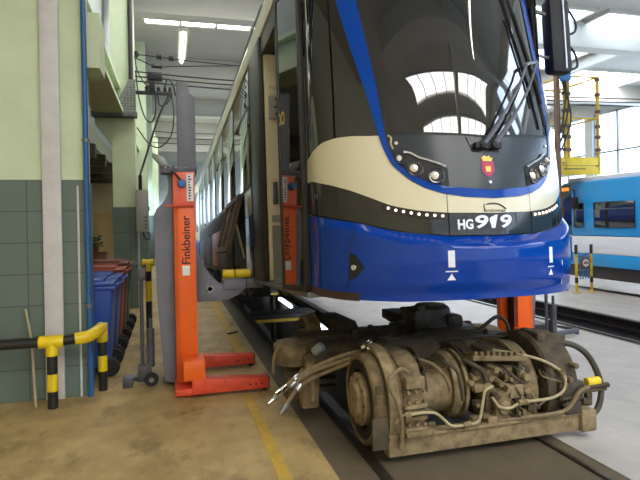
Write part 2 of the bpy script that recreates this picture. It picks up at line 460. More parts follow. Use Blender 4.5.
# ================================================================== TRAM (front lifted, built in its own axes: y=0 end of nose curve, z=0 sill)
import numpy as np
AL = math.radians(-3.4)
tram = empty('tram', (2.14, 4.0, 1.16), 'blue and cream tram with its front raised above a bogie, fleet number HG 919', 'tram')
tram.rotation_euler = (AL, 0, 0); LOCAL.add(tram.name)
W, D, N = 1.07, .90, 1.8
_ph = np.linspace(0, PI / 2, 3001)
_cx = W * np.sin(_ph) ** (2 / N); _cy = -D * np.cos(_ph) ** (2 / N)
_arc = np.concatenate([[0], np.cumsum(np.hypot(np.diff(_cx), np.diff(_cy)))]); LC = _arc[-1]
def curve(pts, sm=.05):
    xs = np.linspace(0, 1.75, 701); ys = np.interp(xs, [p[0] for p in pts], [p[1] for p in pts])
    k = max(1, int(sm / (xs[1] - xs[0]))); ker = np.hanning(2 * k + 3); ker /= ker.sum()
    pad = np.concatenate([ys[k + 1:0:-1], ys, 2 * ys[-1] - ys[-2:-k - 3:-1]])
    ys = np.convolve(pad, ker, 'valid')
    return lambda s: float(np.interp(abs(s), xs, ys))
zb = curve([(0, -.045), (.6, -.055), (1.13, -.038), (1.6, -.008), (1.8, -.008)])
z1 = curve([(0, .372), (.33, .38), (.66, .422), (1.0, .505), (1.3, .565), (1.5, .595), (1.8, .60)], .1)
z2 = curve([(0, .525), (.32, .535), (.52, .557), (.71, .60), (.87, .67), (1.03, .735), (1.22, .792), (1.46, .843), (1.8, .87)], .08)
zo = curve([(0, .628), (.21, .642), (.36, .67), (.478, .713), (.575, .773), (.693, .888), (.74, .99), (.78, 1.113), (.843, 1.385), (.975, 1.873), (1.2, 2.75), (1.8, 5)], .03)
zi = curve([(0, .682), (.30, .71), (.408, .735), (.505, .778), (.583, .83), (.655, .90), (.698, .995), (.73, 1.122), (.765, 1.45), (.818, 1.845), (.96, 2.75), (1.8, 8)], .02)
z5 = curve([(0, 1.062), (.48, 1.10), (.74, 1.125), (1.8, 1.16)])
z6 = curve([(0, 1.10), (.83, 1.11), (.97, 1.128), (1.12, 1.138), (1.3, 1.125), (1.4, 1.095), (1.8, 1.0)])
ZT = 2.75
_pz = [-.2, 0, .06, .2, .6, 9]; _pi = [.07, .05, .02, 0, 0, 0]
_uz = [.4, .7, 1.1, 1.5, 2.4, 2.75, 2.95, 3.12, 3.25]; _ui = [.10, .11, .15, .22, .46, .57, .72, 1.05, 1.9]
def S(s, z, off=0):
    a = abs(s); sg = 1 if s >= 0 else -1
    x = float(np.interp(a, _arc, _cx)); y = a - LC if a > LC else float(np.interp(a, _arc, _cy))
    zz = z1(s); up = float(np.interp(z, _uz, _ui)); lo = float(np.interp(z, _pz, _pi))
    t = min(1, max(0, (z - (zz - .075)) / .07)); ins = lo * (1 - t) + up * t
    k = max(0, min(1, -y / D)) ** .5
    y += ins * k; x *= 1 - min(.12, max(0, z - 1) * .06) * k
    p = Vector((sg * x, y, z))
    if off:
        e = .01
        n = (S(s + e, z) - S(s - e, z)).cross(S(s, z + e) - S(s, z - e)).normalized()
        if n.y > .3 or n.x * sg < -.3: n = -n
        p += n * off
    return p
def strip(s0, s1, lo, hi, rows=10, ds=.02, off=0, mb=None, smap=None):
    mb = mb or MB(); n = max(2, int(abs(s1 - s0) / ds)); prev = None
    for i in range(n + 1):
        s = s0 + (s1 - s0) * i / n
        a = lo(s) if callable(lo) else lo; b = max(a, hi(s) if callable(hi) else hi)
        cur = [mb.bm.verts.new(S(smap(s, a + (b - a) * j / rows) if smap else s, a + (b - a) * j / rows, off)) for j in range(rows + 1)]
        if prev:
            for j in range(rows): mb.bm.faces.new((prev[j], cur[j], cur[j + 1], prev[j + 1]))
        prev = cur
    return mb
def fin(mb, name, m, parent=None, ang=40):
    bmesh.ops.remove_doubles(mb.bm, verts=mb.bm.verts, dist=.0004)
    o = mb.build(name, m, parent or tram, ang=ang)
    # outward normals
    me = o.data; c = Vector((0, .6, 1))
    v = sum((p.normal.dot(p.center - c) * p.area for p in me.polygons))
    if v < 0: me.flip_normals()
    return o
SE = LC + .16
# dark liner behind all panels
mb = strip(-SE, SE, lambda s: zb(s) + .01, ZT, 40, .03, -.02); fin(mb, 'shell', RUBBER)
g = .004
seam = lambda z: float(np.interp(z, [-.05, .13, .31, .48, .6], [1.13, 1.10, 1.083, 1.015, .98]))
bumper = fin(strip(-1, 1, lambda u: zb(u), lambda u: z1(u) - .004, 26, .02, 0, None, lambda u, z: u * (seam(z) - .004)), 'bumper', BLUE)
for sg in (-1, 1):
    mb = strip(0, 1, lambda u: zb(1.1 + .4 * u) + .05, lambda u: z1(1.0 + .55 * u) - .004, 26, .03, 0, None, lambda u, z: sg * (seam(z) + .004 + u * (SE - seam(z) - .004)))
    fin(mb, 'side_skirt', BLUE)
    mb = strip(sg * 1.0, sg * SE, lambda s: zb(s) - .01, lambda s: zb(s) + .048, 3, .03, .002); fin(mb, 'skirt_edge', SKIRT)
for a, b_, nm in ((-SE, -.335, 'band_side'), (-.327, .327, 'number_panel'), (.335, SE, 'band_side')):
    fin(strip(a, b_, lambda s: z1(s) + .003, lambda s: z2(s) - .003, 8, .02), nm, BAND)
for a, b_ in ((-SE, -.335), (-.33, .33), (.335, SE)):
    fin(strip(a, b_, z2, lambda s: (zo(s) - .002) if abs(s) < .779 else z6(s), 10, .01), 'nose_panel', CREAM)
fin(strip(-1.19, 1.19, lambda s: min(zo(s), ZT), lambda s: min(zi(s), ZT), 12, .006, .006), 'windscreen_frame', FBLUE)
fin(strip(-.725, .725, lambda s: zi(s) + .002, lambda s: z5(s) - .006, 10, .01), 'mask_panel', MASK)
fin(strip(-.95, .95, lambda s: max(z5(s) + .006, zi(s)) if abs(s) < .745 else min(zi(s) + .004, ZT), ZT, 24, .008), 'windscreen', GLASS)
fin(strip(-.727, .727, lambda s: z5(s) - .007, lambda s: z5(s) + .007, 1, .02, .004), 'windscreen_seal', RUBBER)
for sg in (-1, 1):
    fin(strip(sg * .785, sg * 1.145, lambda s: z6(s) + .004, lambda s: min(zo(s) - .008, ZT), 14, .01), 'side_window', SGLASS)
    fin(strip(sg * 1.165, sg * (SE - .03), lambda s: z6(s) + .004, ZT, 14, .02), 'side_window', SGLASS)
fin(strip(-SE, SE, ZT + .004, 3.25, 14, .03), 'roof_fairing', BLUE)

def disc(s, z, r, d, off, name, m, parent, seg=20, prof=None):
    c = S(s, z, off); n = (S(s, z, off + .02) - c).normalized()
    b = MB(); b.lathe(c, n, prof or [(-.01, r), (d, r), (d + .004, r * .9)], seg); return b.build(name, m, parent)
# head lamps in black recesses
for sg in (-1, 1):
    top = curve([(0, .84), (.30, .84), (.33, .85), (.40, .885), (.49, .915), (.56, .96), (.63, .975), (.70, .995), (1.8, 1.0)], .02)
    rec = fin(strip(sg * .312, sg * .70, lambda s: zi(s) + .004, lambda s: max(zi(s) + .004, top(s)), 6, .01, .006), 'lamp_recess', RUBBER)
    b = MB(); b.tube([S(sg * s, top(s) + .004, .012) for s in (.325, .38, .44, .50, .555, .60)], .009, 8); b.build('brow', SILVER, rec)
    for s, z, r in ((.622, .925, .036), (.528, .848, .055), (.392, .79, .055)):
        hl = disc(sg * s, z, r, .012, .004, 'headlamp', CHROME, tram, 24, [(-.02, r), (.016, r), (.02, r * .94), (.006, r * .82), (.004, r * .3)])
        disc(sg * s, z, r * .8, .004, .006, 'bezel', RUBBER, hl, 24)
        disc(sg * s - .012, z + .003, r * .52, .012, .012, 'lens', LENS, hl, 20, [(-.01, r * .52), (.006, r * .5), (.014, r * .3), (.016, .001)])
    ls = fin(strip(sg * .34, sg * .775, lambda s: z2(s) - .048, lambda s: z2(s) - .004, 2, .02, .006), 'light_strip', RUBBER)
    for k in range(8):
        s = .37 + .0525 * k
        disc(sg * s, z2(s) - .026, .0105, .004, .007, 'led', LEDM, ls, 12)
disc(-.65, 1.04, .012, .004, .002, 'mask_bolt', LENS, tram)
disc(.65, 1.04, .012, .004, .002, 'mask_bolt', LENS, tram)
b = MB(); b.tube([S(-.71, 1.10, .004), S(-.685, 1.08, .004), S(-.69, 1.04, .004), S(-.675, 1.0, .004)], .008, 6); b.build('hose_clip', TUBEY, tram)

def decal(bm, s0, z0, off, name, m, parent, rot=0):
    for v in bm.verts:
        v.co = S(s0 + v.co.x, z0 + v.co.y, off + v.co.z)
    return mesh_from_bm(bm, name, m, parent)
def poly(pts, s0, z0, off, name, m, parent):
    bm = bmesh.new(); bm.faces.new([bm.verts.new((x, y, 0)) for x, y in pts]); bmesh.ops.triangulate(bm, faces=bm.faces)
    return decal(bm, s0, z0, off, name, m, parent)
def fit(bm, s0, s1, za, zb_):
    xs = [v.co.x for v in bm.verts]; ys = [v.co.y for v in bm.verts]
    for v in bm.verts:
        v.co.x = s0 + (v.co.x - min(xs)) / (max(xs) - min(xs)) * (s1 - s0); v.co.y = za + (v.co.y - min(ys)) / (max(ys) - min(ys)) * (zb_ - za)
    return bm
decal(fit(text_mesh('HG', 1, 0, .04), -.272, -.165, .418, .488), 0, 0, .004, 'fleet_letters', WHITEM, tram)
for a, e in ((-.15, -.055), (.035, .132)): decal(fit(text_mesh('9', 1, .12, .028), a, e, .422, .512), 0, 0, .004, 'fleet_number', WHITEM, tram)
poly([(-.034, .422), (-.008, .422), (.017, .512), (-.003, .512), (-.042, .494), (-.047, .476), (-.016, .486)], 0, 0, .004, 'fleet_number', WHITEM, tram)
t = decal(fit(text_mesh('krakowiak', 1, .1), -.075, .085, .532, .556), 0, 0, .004, 'tram_name', INK, tram)
b = MB(); b.tube([S(-.06, .585, .004), S(-.01, .592, .004), S(.04, .583, .004), S(.09, .553, .004)], .004, 6); b.tube([S(-.08, .535, .004), S(-.08, .59, .004)], .003, 6, 0); b.build('swoosh', INK, t)
sh = poly([(-.05, .045), (.05, .045), (.052, -.02), (.03, -.055), (0, -.07), (-.03, -.055), (-.052, -.02)], -.025, .84, .003, 'crest', PURP, tram)
poly([(-.042, .04), (.042, .04), (.044, -.018), (.024, -.048), (0, -.06), (-.024, -.048), (-.044, -.018)], -.025, .84, .005, 'crest_field', RED, sh)
poly([(-.02, .0), (-.02, .014), (-.012, .006), (-.012, .02), (0, .009), (.012, .02), (.012, .006), (.02, .014), (.02, .0), (.016, -.025), (-.016, -.025)], -.025, .835, .007, 'crest_gate', GOLD, sh)
poly([(-.034, 0), (.034, 0), (.042, .026), (.024, .022), (.018, .04), (0, .03), (-.018, .04), (-.024, .022), (-.042, .026)], -.025, .885, .005, 'crest_crown', GOLD, sh)
disc(-.02, .738, .010, .003, .002, 'washer_jet', LENS, tram)
for s0 in (-.372, .437):
    mk = poly([(-.022, -.055), (.022, -.055), (.022, .055), (-.022, .055)], s0, .225, .003, 'jacking_mark', WHITEM, tram)
    poly([(-.04, -.004), (.04, -.004), (.04, .004), (-.04, .004)], s0, .143, .003, 'mark_line', WHITEM, mk)
    poly([(-.028, -.02), (.028, -.02), (0, .024)], s0, .105, .003, 'mark_arrow', WHITEM, mk)
for s0, z0 in ((.62, .165), (.64, .03)):
    poly([(-.012, .02), (.006, .005), (.012, -.03), (-.004, -.012)], s0, z0, .003, 'edge_mark', WHITEM, tram)
# black triangular socket with a round cap beside the bumper seam
so = poly([(-.035, .09), (.01, .085), (.085, -.005), (.02, -.075), (-.035, -.095)], -1.05, .19, .004, 'socket_plate', RUBBER, tram)
disc(-1.05, .185, .022, .008, .004, 'socket_cap', CHROME, so)
b = MB(); b.tube([S(-seam(z), z, .0) for z in (.49, .4, .3, .2, .1, -.02)], .004, 5, 2)
b.build('panel_seam', RUBBER, tram)
decal(text_mesh('14', .075), -1.46, .70, .004, 'car_number', LGREY, tram)
# wipers
wi = MB().box(-.10, .10, -.02, .02, -.02, .02).build('wiper', RUBBER, tram)
wi.location = S(-.02, .99, .02)
wi.data.transform(Matrix.Translation((0, 0, 0)))
def wpart(mb, name, m):
    bmesh.ops.translate(mb.bm, vec=-Vector(wi.location), verts=mb.bm.verts); return mb.build(name, m, wi)
b = MB()
for s in (-.06, .02): b.lathe(S(s, .99, .0), S(s, .99, .06) - S(s, .99, 0), [(0, .028), (.06, .026), (.066, .01)], 14)
wpart(b, 'pivot', RUBBER)
for (a0, a1) in (((-.06, .995), (.495, 1.65)), ((.02, 1.0), (.68, 1.70))):
    b = MB(); b.tube([S(a0[0] + (a1[0] - a0[0]) * t, a0[1] + (a1[1] - a0[1]) * t, .055) for t in (0, .15, .3)], .017, 8)
    b.tube([S(a0[0] + (a1[0] - a0[0]) * t, a0[1] + (a1[1] - a0[1]) * t, .055) for t in (.28, .5, .75, 1)], .010, 8)
    wpart(b, 'arm', LGREYD)
b = MB(); b.tube([S(.48, 1.64, .05), S(.57, 1.68, .05), S(.70, 1.71, .05)], .014, 8); wpart(b, 'arm_link', STEEL)
b = MB(); b.tube([S(.64 - .12 * t, 1.18 + t * 1.1, .03) for t in np.linspace(0, 1, 9)], .016, 8)
b.tube([S(.60 - .085 * t, 1.35 + t * .75, .05) for t in np.linspace(0, 1, 7)], .012, 8); wpart(b, 'blade', RUBBER)
b = MB(); b.tube([S(-.165, 1.06, .002), S(-.125, .955, .002), S(.075, .955, .002), S(.085, 1.06, .002)], .0035, 5, 0); b.build('flap_seam', INK, tram)
# wing mirror on the far side
mi = MB().box(1.46, 1.70, .30, .46, 1.96, 2.72, .05).build('wing_mirror', RUBBER, tram)
b = MB(); b.box(1.60, 1.615, .29, .302, 2.0, 2.68); b.build('reflective_strip', WHITEM, mi)
b = MB(); b.tube([(.98, .2, 2.55), (1.2, .36, 2.6), (1.5, .38, 2.55)], .02, 8); b.tube([(.98, .2, 2.1), (1.5, .38, 2.12)], .014, 8, 0); pieces(b, 'mirror_arm', STEEL, mi)
b = MB(); b.tube([(1.66, .4, 2.75), (1.82, .4, 2.55), (1.82, .4, 2.42), (1.68, .4, 2.35), (1.8, .4, 2.2), (1.82, .4, 2.06), (1.68, .4, 2.02)], .012, 8, 4); b.build('mirror_cable', WIRE, mi)

# ---- door bay
XS = -1.07
d = MB(); F = .05
y0, y1, za, zc = .175, .67, -.015, 2.62
hinge = Matrix.Translation((XS, y0, 0)) @ Matrix.Rotation(math.radians(11.7), 4, 'Z') @ Matrix.Translation((-XS, -y0, 0))
for (a, b_, c, e) in ((y0, y0 + F, za, zc), (y1 - .04, y1, za, zc), (y0, y1, za, za + .05), (y0, y1, zc - .08, zc)):
    d.box(XS - .035, XS + .01, a, b_, c, e, .006, hinge)
door = d.build('door_leaf', DARKP, tram)
d = MB(); d.box(XS - .026, XS - .006, y0 + .04, y1 - .03, za + .04, zc - .06, 0, hinge); d.build('door_glass', SGLASS, door)
d = MB(); d.box(XS - .02, XS + .0, y0 - .02, y0 - .004, za, zc, .004); d.build('door_seal', RUBBER, door)
for ch, ya, yb, mm in (('D', .655, .605, WHITEM), ('O', .60, .52, YELT)):
    bm = fit(text_mesh(ch, 1, 0, .02), 0, 1, 1.42, 1.54)
    for v in bm.verts: v.co = hinge @ Vector((XS - .0285, ya + (yb - ya) * v.co.x, v.co.y))
    mesh_from_bm(bm, 'letter', mm, door)
# rear leaf, dark
d = MB(); d.box(XS - .03, XS + .01, 2.12, 3.06, -.01, 2.86, .008); d2 = d.build('door_pillar', DARKP, tram)
d = MB(); d.box(XS - .036, XS - .028, 2.15, 2.2, 0, 2.8, .003); d.box(XS - .036, XS - .028, 2.98, 3.03, 0, 2.8, .003); pieces(d, 'pillar_seal', RUBBER, d2)
# threshold and interior seen through the open half
d = MB(); d.box(XS - .03, XS + .3, .16, 3.5, -.06, -.018, .004); d.build('door_step', STEEL, tram)
d = MB(); d.box(XS + .02, 1.0, .5, 16.8, -.02, 0); d.build('saloon_floor', INTG, tram)
d = MB(); d.box(XS + .012, -.2, 2.06, 2.12, 0, 2.62, .01); pt = d.build('partition', INT, tram)
d = MB(); d.box(XS + .05, -.25, 2.04, 2.06, .02, .62); d.box(XS + .05, -.25, 2.035, 2.06, .66, .74); pieces(d, 'kick_panel', INTG, pt)
d = MB(); d.box(XS + .05, XS + .21, 1.99, 2.06, 1.85, 2.12, .01); cb = d.build('control_box', BOXG, pt)
d = MB(); d.box(XS + .10, XS + .17, 1.985, 1.992, 1.97, 1.99); d.build('key_slot', INK, cb)
d = MB()
for z in (1.9, 2.07): d.cyl((XS + .13, 1.992, z), (XS + .13, 1.982, z), .02, seg=12)
pieces(d, 'button', LGREYD, cb)
side = text_mesh('T1n', .06); 
for v in side.verts: v.co = Vector((XS + .06 + v.co.x, 2.057, 2.2 + v.co.y))
mesh_from_bm(side, 'notice', INK, pt)
d = MB(); d.box(XS + .07, XS + .12, 2.0, 2.06, .86, 1.12, .01); d.build('door_lever', LGREYD, pt)
d = MB(); d.box(-.2, 1.0, 2.14, 2.2, 0, 2.62); d.build('saloon_wall', DARKP, tram)
d = MB(); d.box(XS - .01, XS + .1, .16, 2.14, 2.62, 2.9, .01); d.build('door_header', DARKP, tram)
d = MB(); d.box(XS + .05, XS + .09, 1.52, 1.56, .1, 2.6); d.build('grab_pole', YELT, tram) if False else d.bm.free()
# ---- saloon side
d = MB(); d.box(XS - .005, XS + .05, 3.07, 3.9, .84, 1.2, .01); d.build('side_cream_panel', CREAM, tram)
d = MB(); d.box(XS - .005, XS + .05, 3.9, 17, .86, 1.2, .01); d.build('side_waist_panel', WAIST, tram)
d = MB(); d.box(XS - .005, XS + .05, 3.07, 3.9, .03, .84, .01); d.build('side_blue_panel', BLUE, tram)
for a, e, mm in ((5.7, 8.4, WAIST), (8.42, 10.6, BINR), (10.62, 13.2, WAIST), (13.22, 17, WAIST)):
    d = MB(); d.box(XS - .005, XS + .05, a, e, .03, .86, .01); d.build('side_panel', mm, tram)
d = MB(); d.box(XS + .0, XS + .04, 3.07, 17, 1.2, 2.88); d.build('window_band', DARKP, tram)
for k in range(7):
    a = 3.15 + k * 1.97
    d = MB(); d.box(XS - .012, XS - .001, a, a + 1.8, 1.24, 2.8, .004); wdw = d.build('saloon_window', SGLASS, tram)
    if k % 2 == 0:
        d = MB(); d.box(XS - .02, XS - .011, a, a + 1.8, 2.3, 2.33); d.build('vent_bar', STEEL, wdw)
d = MB()
d.prism([(XS - .03, 2.84), (XS - .03, 3.04), (XS + .06, 3.3), (XS + .14, 3.3), (XS + .14, 2.84)], 'XZ', .9, 17, .01); d.build('cantrail', CREAM, tram)
d = MB(); d.tube([(XS + .05, 2.3, 3.32), (XS + .05, 17, 3.32)], .015, 6, 0); d.build('gutter', STEEL, tram)
d = MB(); d.box(XS + .1, -XS - .02, .9, 17, 3.0, 3.26, .03); d.build('roof', LGREY, tram)
d = MB(); d.box(-XS - .05, -XS, .16, 17, .0, 2.95); d.build('offside_wall', BLUE, tram)
d = MB(); d.box(XS + .12, .95, 1.2, 17, -.1, -.04); d.build('underframe', DGREY, tram)
for k, (a, l, h) in enumerate(((4.0, .5, .3), (4.7, 1.1, .34), (6.2, .8, .5), (7.6, 1.6, .45), (10.2, 1.2, .5))):
    d = MB(); d.box(XS + .08, XS + .36, a, a + l, -.04 - h, -.04, .02)
    for q in range(3): d.box(XS + .06, XS + .09, a + l * (.15 + .3 * q), a + l * (.25 + .3 * q), -h * .8, -.1)
    d.build('equipment_box', [DGREY, PITS, DGREY, DUSTD, DGREY][k], tram)
d = MB()
for k in range(5): d.tube([(XS + .02, 3.3 + k * .7, -.1), (XS + .0, 3.6 + k * .7, -.25 - .05 * (k % 2)), (XS + .02, 4.1 + k * .7, -.12)], .018, 6)
pieces(d, 'cable_run', HOSE, tram)
d = MB(); d.box(XS - .12, XS + .1, 3.1, 3.3, -.14, -.02, .01); d.build('jacking_bracket', STEEL, tram)
# open equipment flap
d = MB(); d.box(XS + .02, XS + .3, 3.9, 5.7, .1, .86); d.build('equipment_bay', DGREY, tram)
rot = Matrix.Translation((XS - .01, 0, 1.2)) @ Matrix.Rotation(math.radians(14), 4, 'Y') @ Matrix.Translation((-(XS - .01), 0, -1.2))
rot2 = rot
d = MB(); d.box(XS - .05, XS - .02, 3.92, 5.68, .30, 1.2, 0, rot)
fp = d.build('flap', BROWN, tram)
d = MB()
for a in (3.98, 4.75, 5.55): d.box(XS - .09, XS - .04, a, a + .09, .32, 1.18, 0, rot)
for z in (.32, 1.1): d.box(XS - .09, XS - .04, 3.92, 5.68, z, z + .08, 0, rot)
d.build('flap_rib', BROWN, fp)
d = MB(); d.tube([(XS - .14, 4.0, .8), (XS - .04, 3.85, .25)], .018, 6, 0); d.build('flap_strut', TUBEY, fp)
# articulation and the level rear section
lv = Matrix.Translation((0, 17, 0)) @ Matrix.Rotation(-AL, 4, 'X') @ Matrix.Translation((0, -17, 0))
d = MB(); d.box(XS + .06, -XS - .06, 16.9, 17.7, .1, 3.0, .05); d.build('bellows', RUBBER, tram)
d = MB(); d.box(XS, -XS, 17.6, 30, .84, 3.2, .06, lv); d.build('rear_body', CREAM, tram)
d = MB(); d.box(XS - .004, -XS + .004, 17.6, 30, .05, .84, .03, lv); d.build('rear_skirt', BLUE, tram)
for k in range(5):
    d = MB(); d.box(XS - .012, XS + .01, 18 + k * 2.3, 20 + k * 2.3, 1.2, 2.8, .004, lv); d.build('saloon_window', SGLASS, tram)

# ================================================================== MOBILE LIFTING COLUMNS
def lift(x0, dr, label, badge):
    X = lambda x: x0 + dr * x
    root = empty('lifting_column', (X(.12), 5.9, 0), label, 'vehicle lift', 'lifting columns at the tram')
    def B(mb, n, m, p=None): return mb.build(n, m, p or root)
    def bx(mb, a, b_, *r, **k): return mb.box(min(X(a), X(b_)), max(X(a), X(b_)), *r, **k)
    # base with two forks
    d = MB(); bx(d, -.02, .26, 5.40, 6.52, .03, .09, .006)
    for y in (5.5, 6.0, 6.45): d.cyl((X(.12), y, 0), (X(.12), y, .04), .05)
    B(d, 'base', ORED)
    for y in (5.38, 6.36):
        d = MB(); pts = [(X(.14), .035), (X(.89), .035), (X(.89), .135), (X(.14), .185)]
        d.prism(pts, 'XZ', y, y + .15, .006); fk = B(d, 'fork', ORED)
        d = MB(); bx(d, .888, .90, y + .005, y + .145, .03, .14); d.cyl((X(.86), y + .075, 0), (X(.86), y + .075, .04), .03)
        for k in range(3): d.cyl((X(.70 + .06 * k), y - .004, .085), (X(.70 + .06 * k), y + .01, .085), .011, seg=10)
        B(d, 'fork_end', BLACKP, fk)
    d = MB(); bx(d, .06, .27, 5.39, 5.72, .17, .36, .008); B(d, 'gusset_box', ORANGE)
    # column: U section open towards the tram
    d = MB(); bx(d, 0, .215, 5.70, 5.78, .07, 2.22, .006); bx(d, 0, .05, 5.70, 6.14, .07, 2.22, .006); bx(d, 0, .215, 6.06, 6.14, .07, 2.22, .006)
    colm = B(d, 'column', ORANGE)
    d = MB(); bx(d, .06, .12, 5.80, 6.04, .1, 2.2); B(d, 'screw_guard', INK, colm)
    d = MB(); bx(d, .0, .215, 5.692, 5.70, 1.90, 2.23, .002); pn = B(d, 'panel', PINKP, colm)
    d = MB(); bx(d, -.08, .2, 5.66, 5.70, 1.875, 1.895, .004); B(d, 'panel_lip', ORED, colm)
    d = MB(); bx(d, .135, .2, 5.688, 5.692, 1.93, 2.21); st = B(d, 'sticker', WHITE, pn)
    d = MB(); random.seed(3)
    for k in range(9):
        z = 1.95 + .028 * k; bx(d, .15, .15 + random.uniform(.015, .035), 5.686, 5.688, z, z + .014)
    B(d, 'sticker_print', INK, st)
    d = MB(); d.lathe((X(.085), 5.69, 2.11), (0, -1, 0), [(0, .045), (.02, .045), (.03, .038), (.075, .036), (.08, .025)], 20); pg = B(d, 'power_plug', PLUG, pn)
    d = MB(); d.tube([(X(.085), 5.62, 2.12), (X(.03), 5.66, 2.2), (X(-.02), 5.69, 2.24)], .01, 8); B(d, 'plug_lead', INK, pg)
    # grey mast
    d = MB(); d.prism([(X(.05), 2.2), (X(.05), 3.17), (X(.16), 3.16), (X(.18), 3.06), (X(.235), 3.0), (X(.235), 2.2)], 'XZ', 5.76, 5.80, .003)
    bx(d, .05, .10, 5.80, 5.98, 2.2, 3.1, .004); bx(d, .20, .235, 5.80, 5.98, 2.2, 2.98, .004); ms = B(d, 'mast', LGREY)
    d = MB(); bx(d, -.12, .24, 5.72, 6.0, 2.22, 2.30, .01); B(d, 'mast_foot', LGREYD, ms)
    d = MB()
    for k in range(5): d.sph((X(-.07 + .05 * k), 5.715, 2.275 + .012 * (k % 2)), .009, seg=8)
    pieces(d, 'bolt', SILVER, ms)
    # grey cabinet leaning out behind
    prof = [(.05, .02), (-.12, .06), (-.15, .5), (-.18, .9), (-.205, 1.78), (-.17, 1.86), (-.10, 1.93), (-.055, 2.02), (-.045, 2.14), (-.06, 2.24), (.0, 2.26), (.05, 2.2)]
    d = MB(); d.prism([(X(a), z) for a, z in prof], 'XZ', 5.86, 6.4, .008); B(d, 'cabinet', LGREY)
    d = MB(); d.prism([(X(-.06), 2.24), (X(-.21), 2.41), (X(-.2), 2.45), (X(-.08), 2.40), (X(.0), 2.26)], 'XZ', 5.9, 5.96, .004); B(d, 'lever', STEEL)
    # carriage arm hooking under the tram
    d = MB()
    arm = [(.18, 1.62), (.24, 1.42), (.30, 1.25), (.38, 1.13), (.46, 1.05), (.55, 1.03), (.74, 1.03), (.74, .99), (.66, .92), (.56, .88), (.46, .865), (.18, .87)]
    for y in (5.85, 5.97): d.prism([(X(a), z) for a, z in arm], 'XZ', y, y + .035, .004)
    bx(d, .18, .3, 5.85, 6.0, .88, 1.3, .004)
    ca = B(d, 'carriage', LGREY)
    d = MB(); bx(d, .50, .74, 5.82, 6.05, .985, 1.085, .008); pd = B(d, 'support_block', LGREY, ca)
    d = MB()
    for q in (.32,.62,.73): d.sph((X(q), 5.845, .99), .012, seg=8)
    d.lathe((X(.36), 5.85, 1.0), (0, -1, 0), [(0, .035), (.004, .035), (.004, .028), (0, .028)], 16); pieces(d, 'bolt', SILVER, ca)
    for a, b_ in ((.50, .625), (.635, .80)):
        d = MB(); d.cyl((X(a), 5.93, 1.145), (X(b_), 5.93, 1.145), .047, seg=16, bev=.008); B(d, 'support_roller', YELLOW, ca)
    if badge:
        bm = text_mesh('Finkbeiner', .118, 0, .002, sx=1.0)
        for v in bm.verts: v.co = Vector((X(.155) - v.co.y, 5.6985, 1.28 + v.co.x))
        mesh_from_bm2 = MB(); mesh_from_bm2.bm.free(); mesh_from_bm2.bm = bm; mesh_from_bm2.build('lettering', INK, colm, smooth=False)
        d = MB(); d.box(X(.075), X(.15), 5.694, 5.70, 1.17, 1.27, .002); B(d, 'small_label', WHITE, colm)
    return root
l1 = lift(.035, 1, 'orange and grey lifting column standing left of the tram door', True)
l2 = lift(4.275, -1, 'orange and grey lifting column seen below the bumper, right of the bogie', False)

def dolly(x, y, s, label):
    r = empty('lift_dolly', (x, y, 0), label, 'dolly', 'dollies of the lifting columns')
    d = MB(); d.tube([(x - .17, y, .10), (x - .02, y, .09), (x + .10, y, .10)], .035, 10, 0); d.box(x - .2, x - .1, y - .05, y + .05, .0, .11, .01); d.box(x - .05, x + .09, y - .04, y + .05, .05, .22, .01); d.box(x + .04, x + .06, y - .05, y + .07, .1, .4, .004); d.build('frame', DOLLY, r)
    d = MB(); d.cyl((x, y + .02, .1), (x, y + .02, 1.2), .02, seg=12); d.build('pole', DOLLY, r)
    d = MB(); d.box(x - .035, x + .05, y - .04, y + .06, 1.12, 1.24, .012); d.tube([(x, y, 1.2), (x + .05, y - .03, 1.27)], .014, 8, 0); d.build('grip', DOLLY, r)
    d = MB(); d.cyl((x + .085, y, .2), (x + .085, y, .6), .04, seg=16); d.cyl((x + .085, y, .6), (x + .085, y, .68), .018, seg=12); d.sph((x + .085, y, .69), .02, seg=10); d.build('hydraulic_cylinder', DOLLY, r)
    w = MB(); w.lathe((x + .09, y - .08, .072), (0, 1, 0), [(0, .04), (0, .067), (.01, .072), (.04, .072), (.05, .067), (.05, .04)], 24); ww = w.build('wheel', RUBBER, r)
    w = MB(); w.lathe((x + .09, y - .082, .072), (0, 1, 0), [(0, .008), (0, .026), (.05, .026)], 16); w.build('hub', STEEL, ww)
    return r
dolly(-.31, 6.0, 1, 'grey wheeled dolly with a tall pole between blue bin and left lifting column')
dolly(4.52, 5.75, 1, 'grey dolly pole beside the right lifting column under the tram')

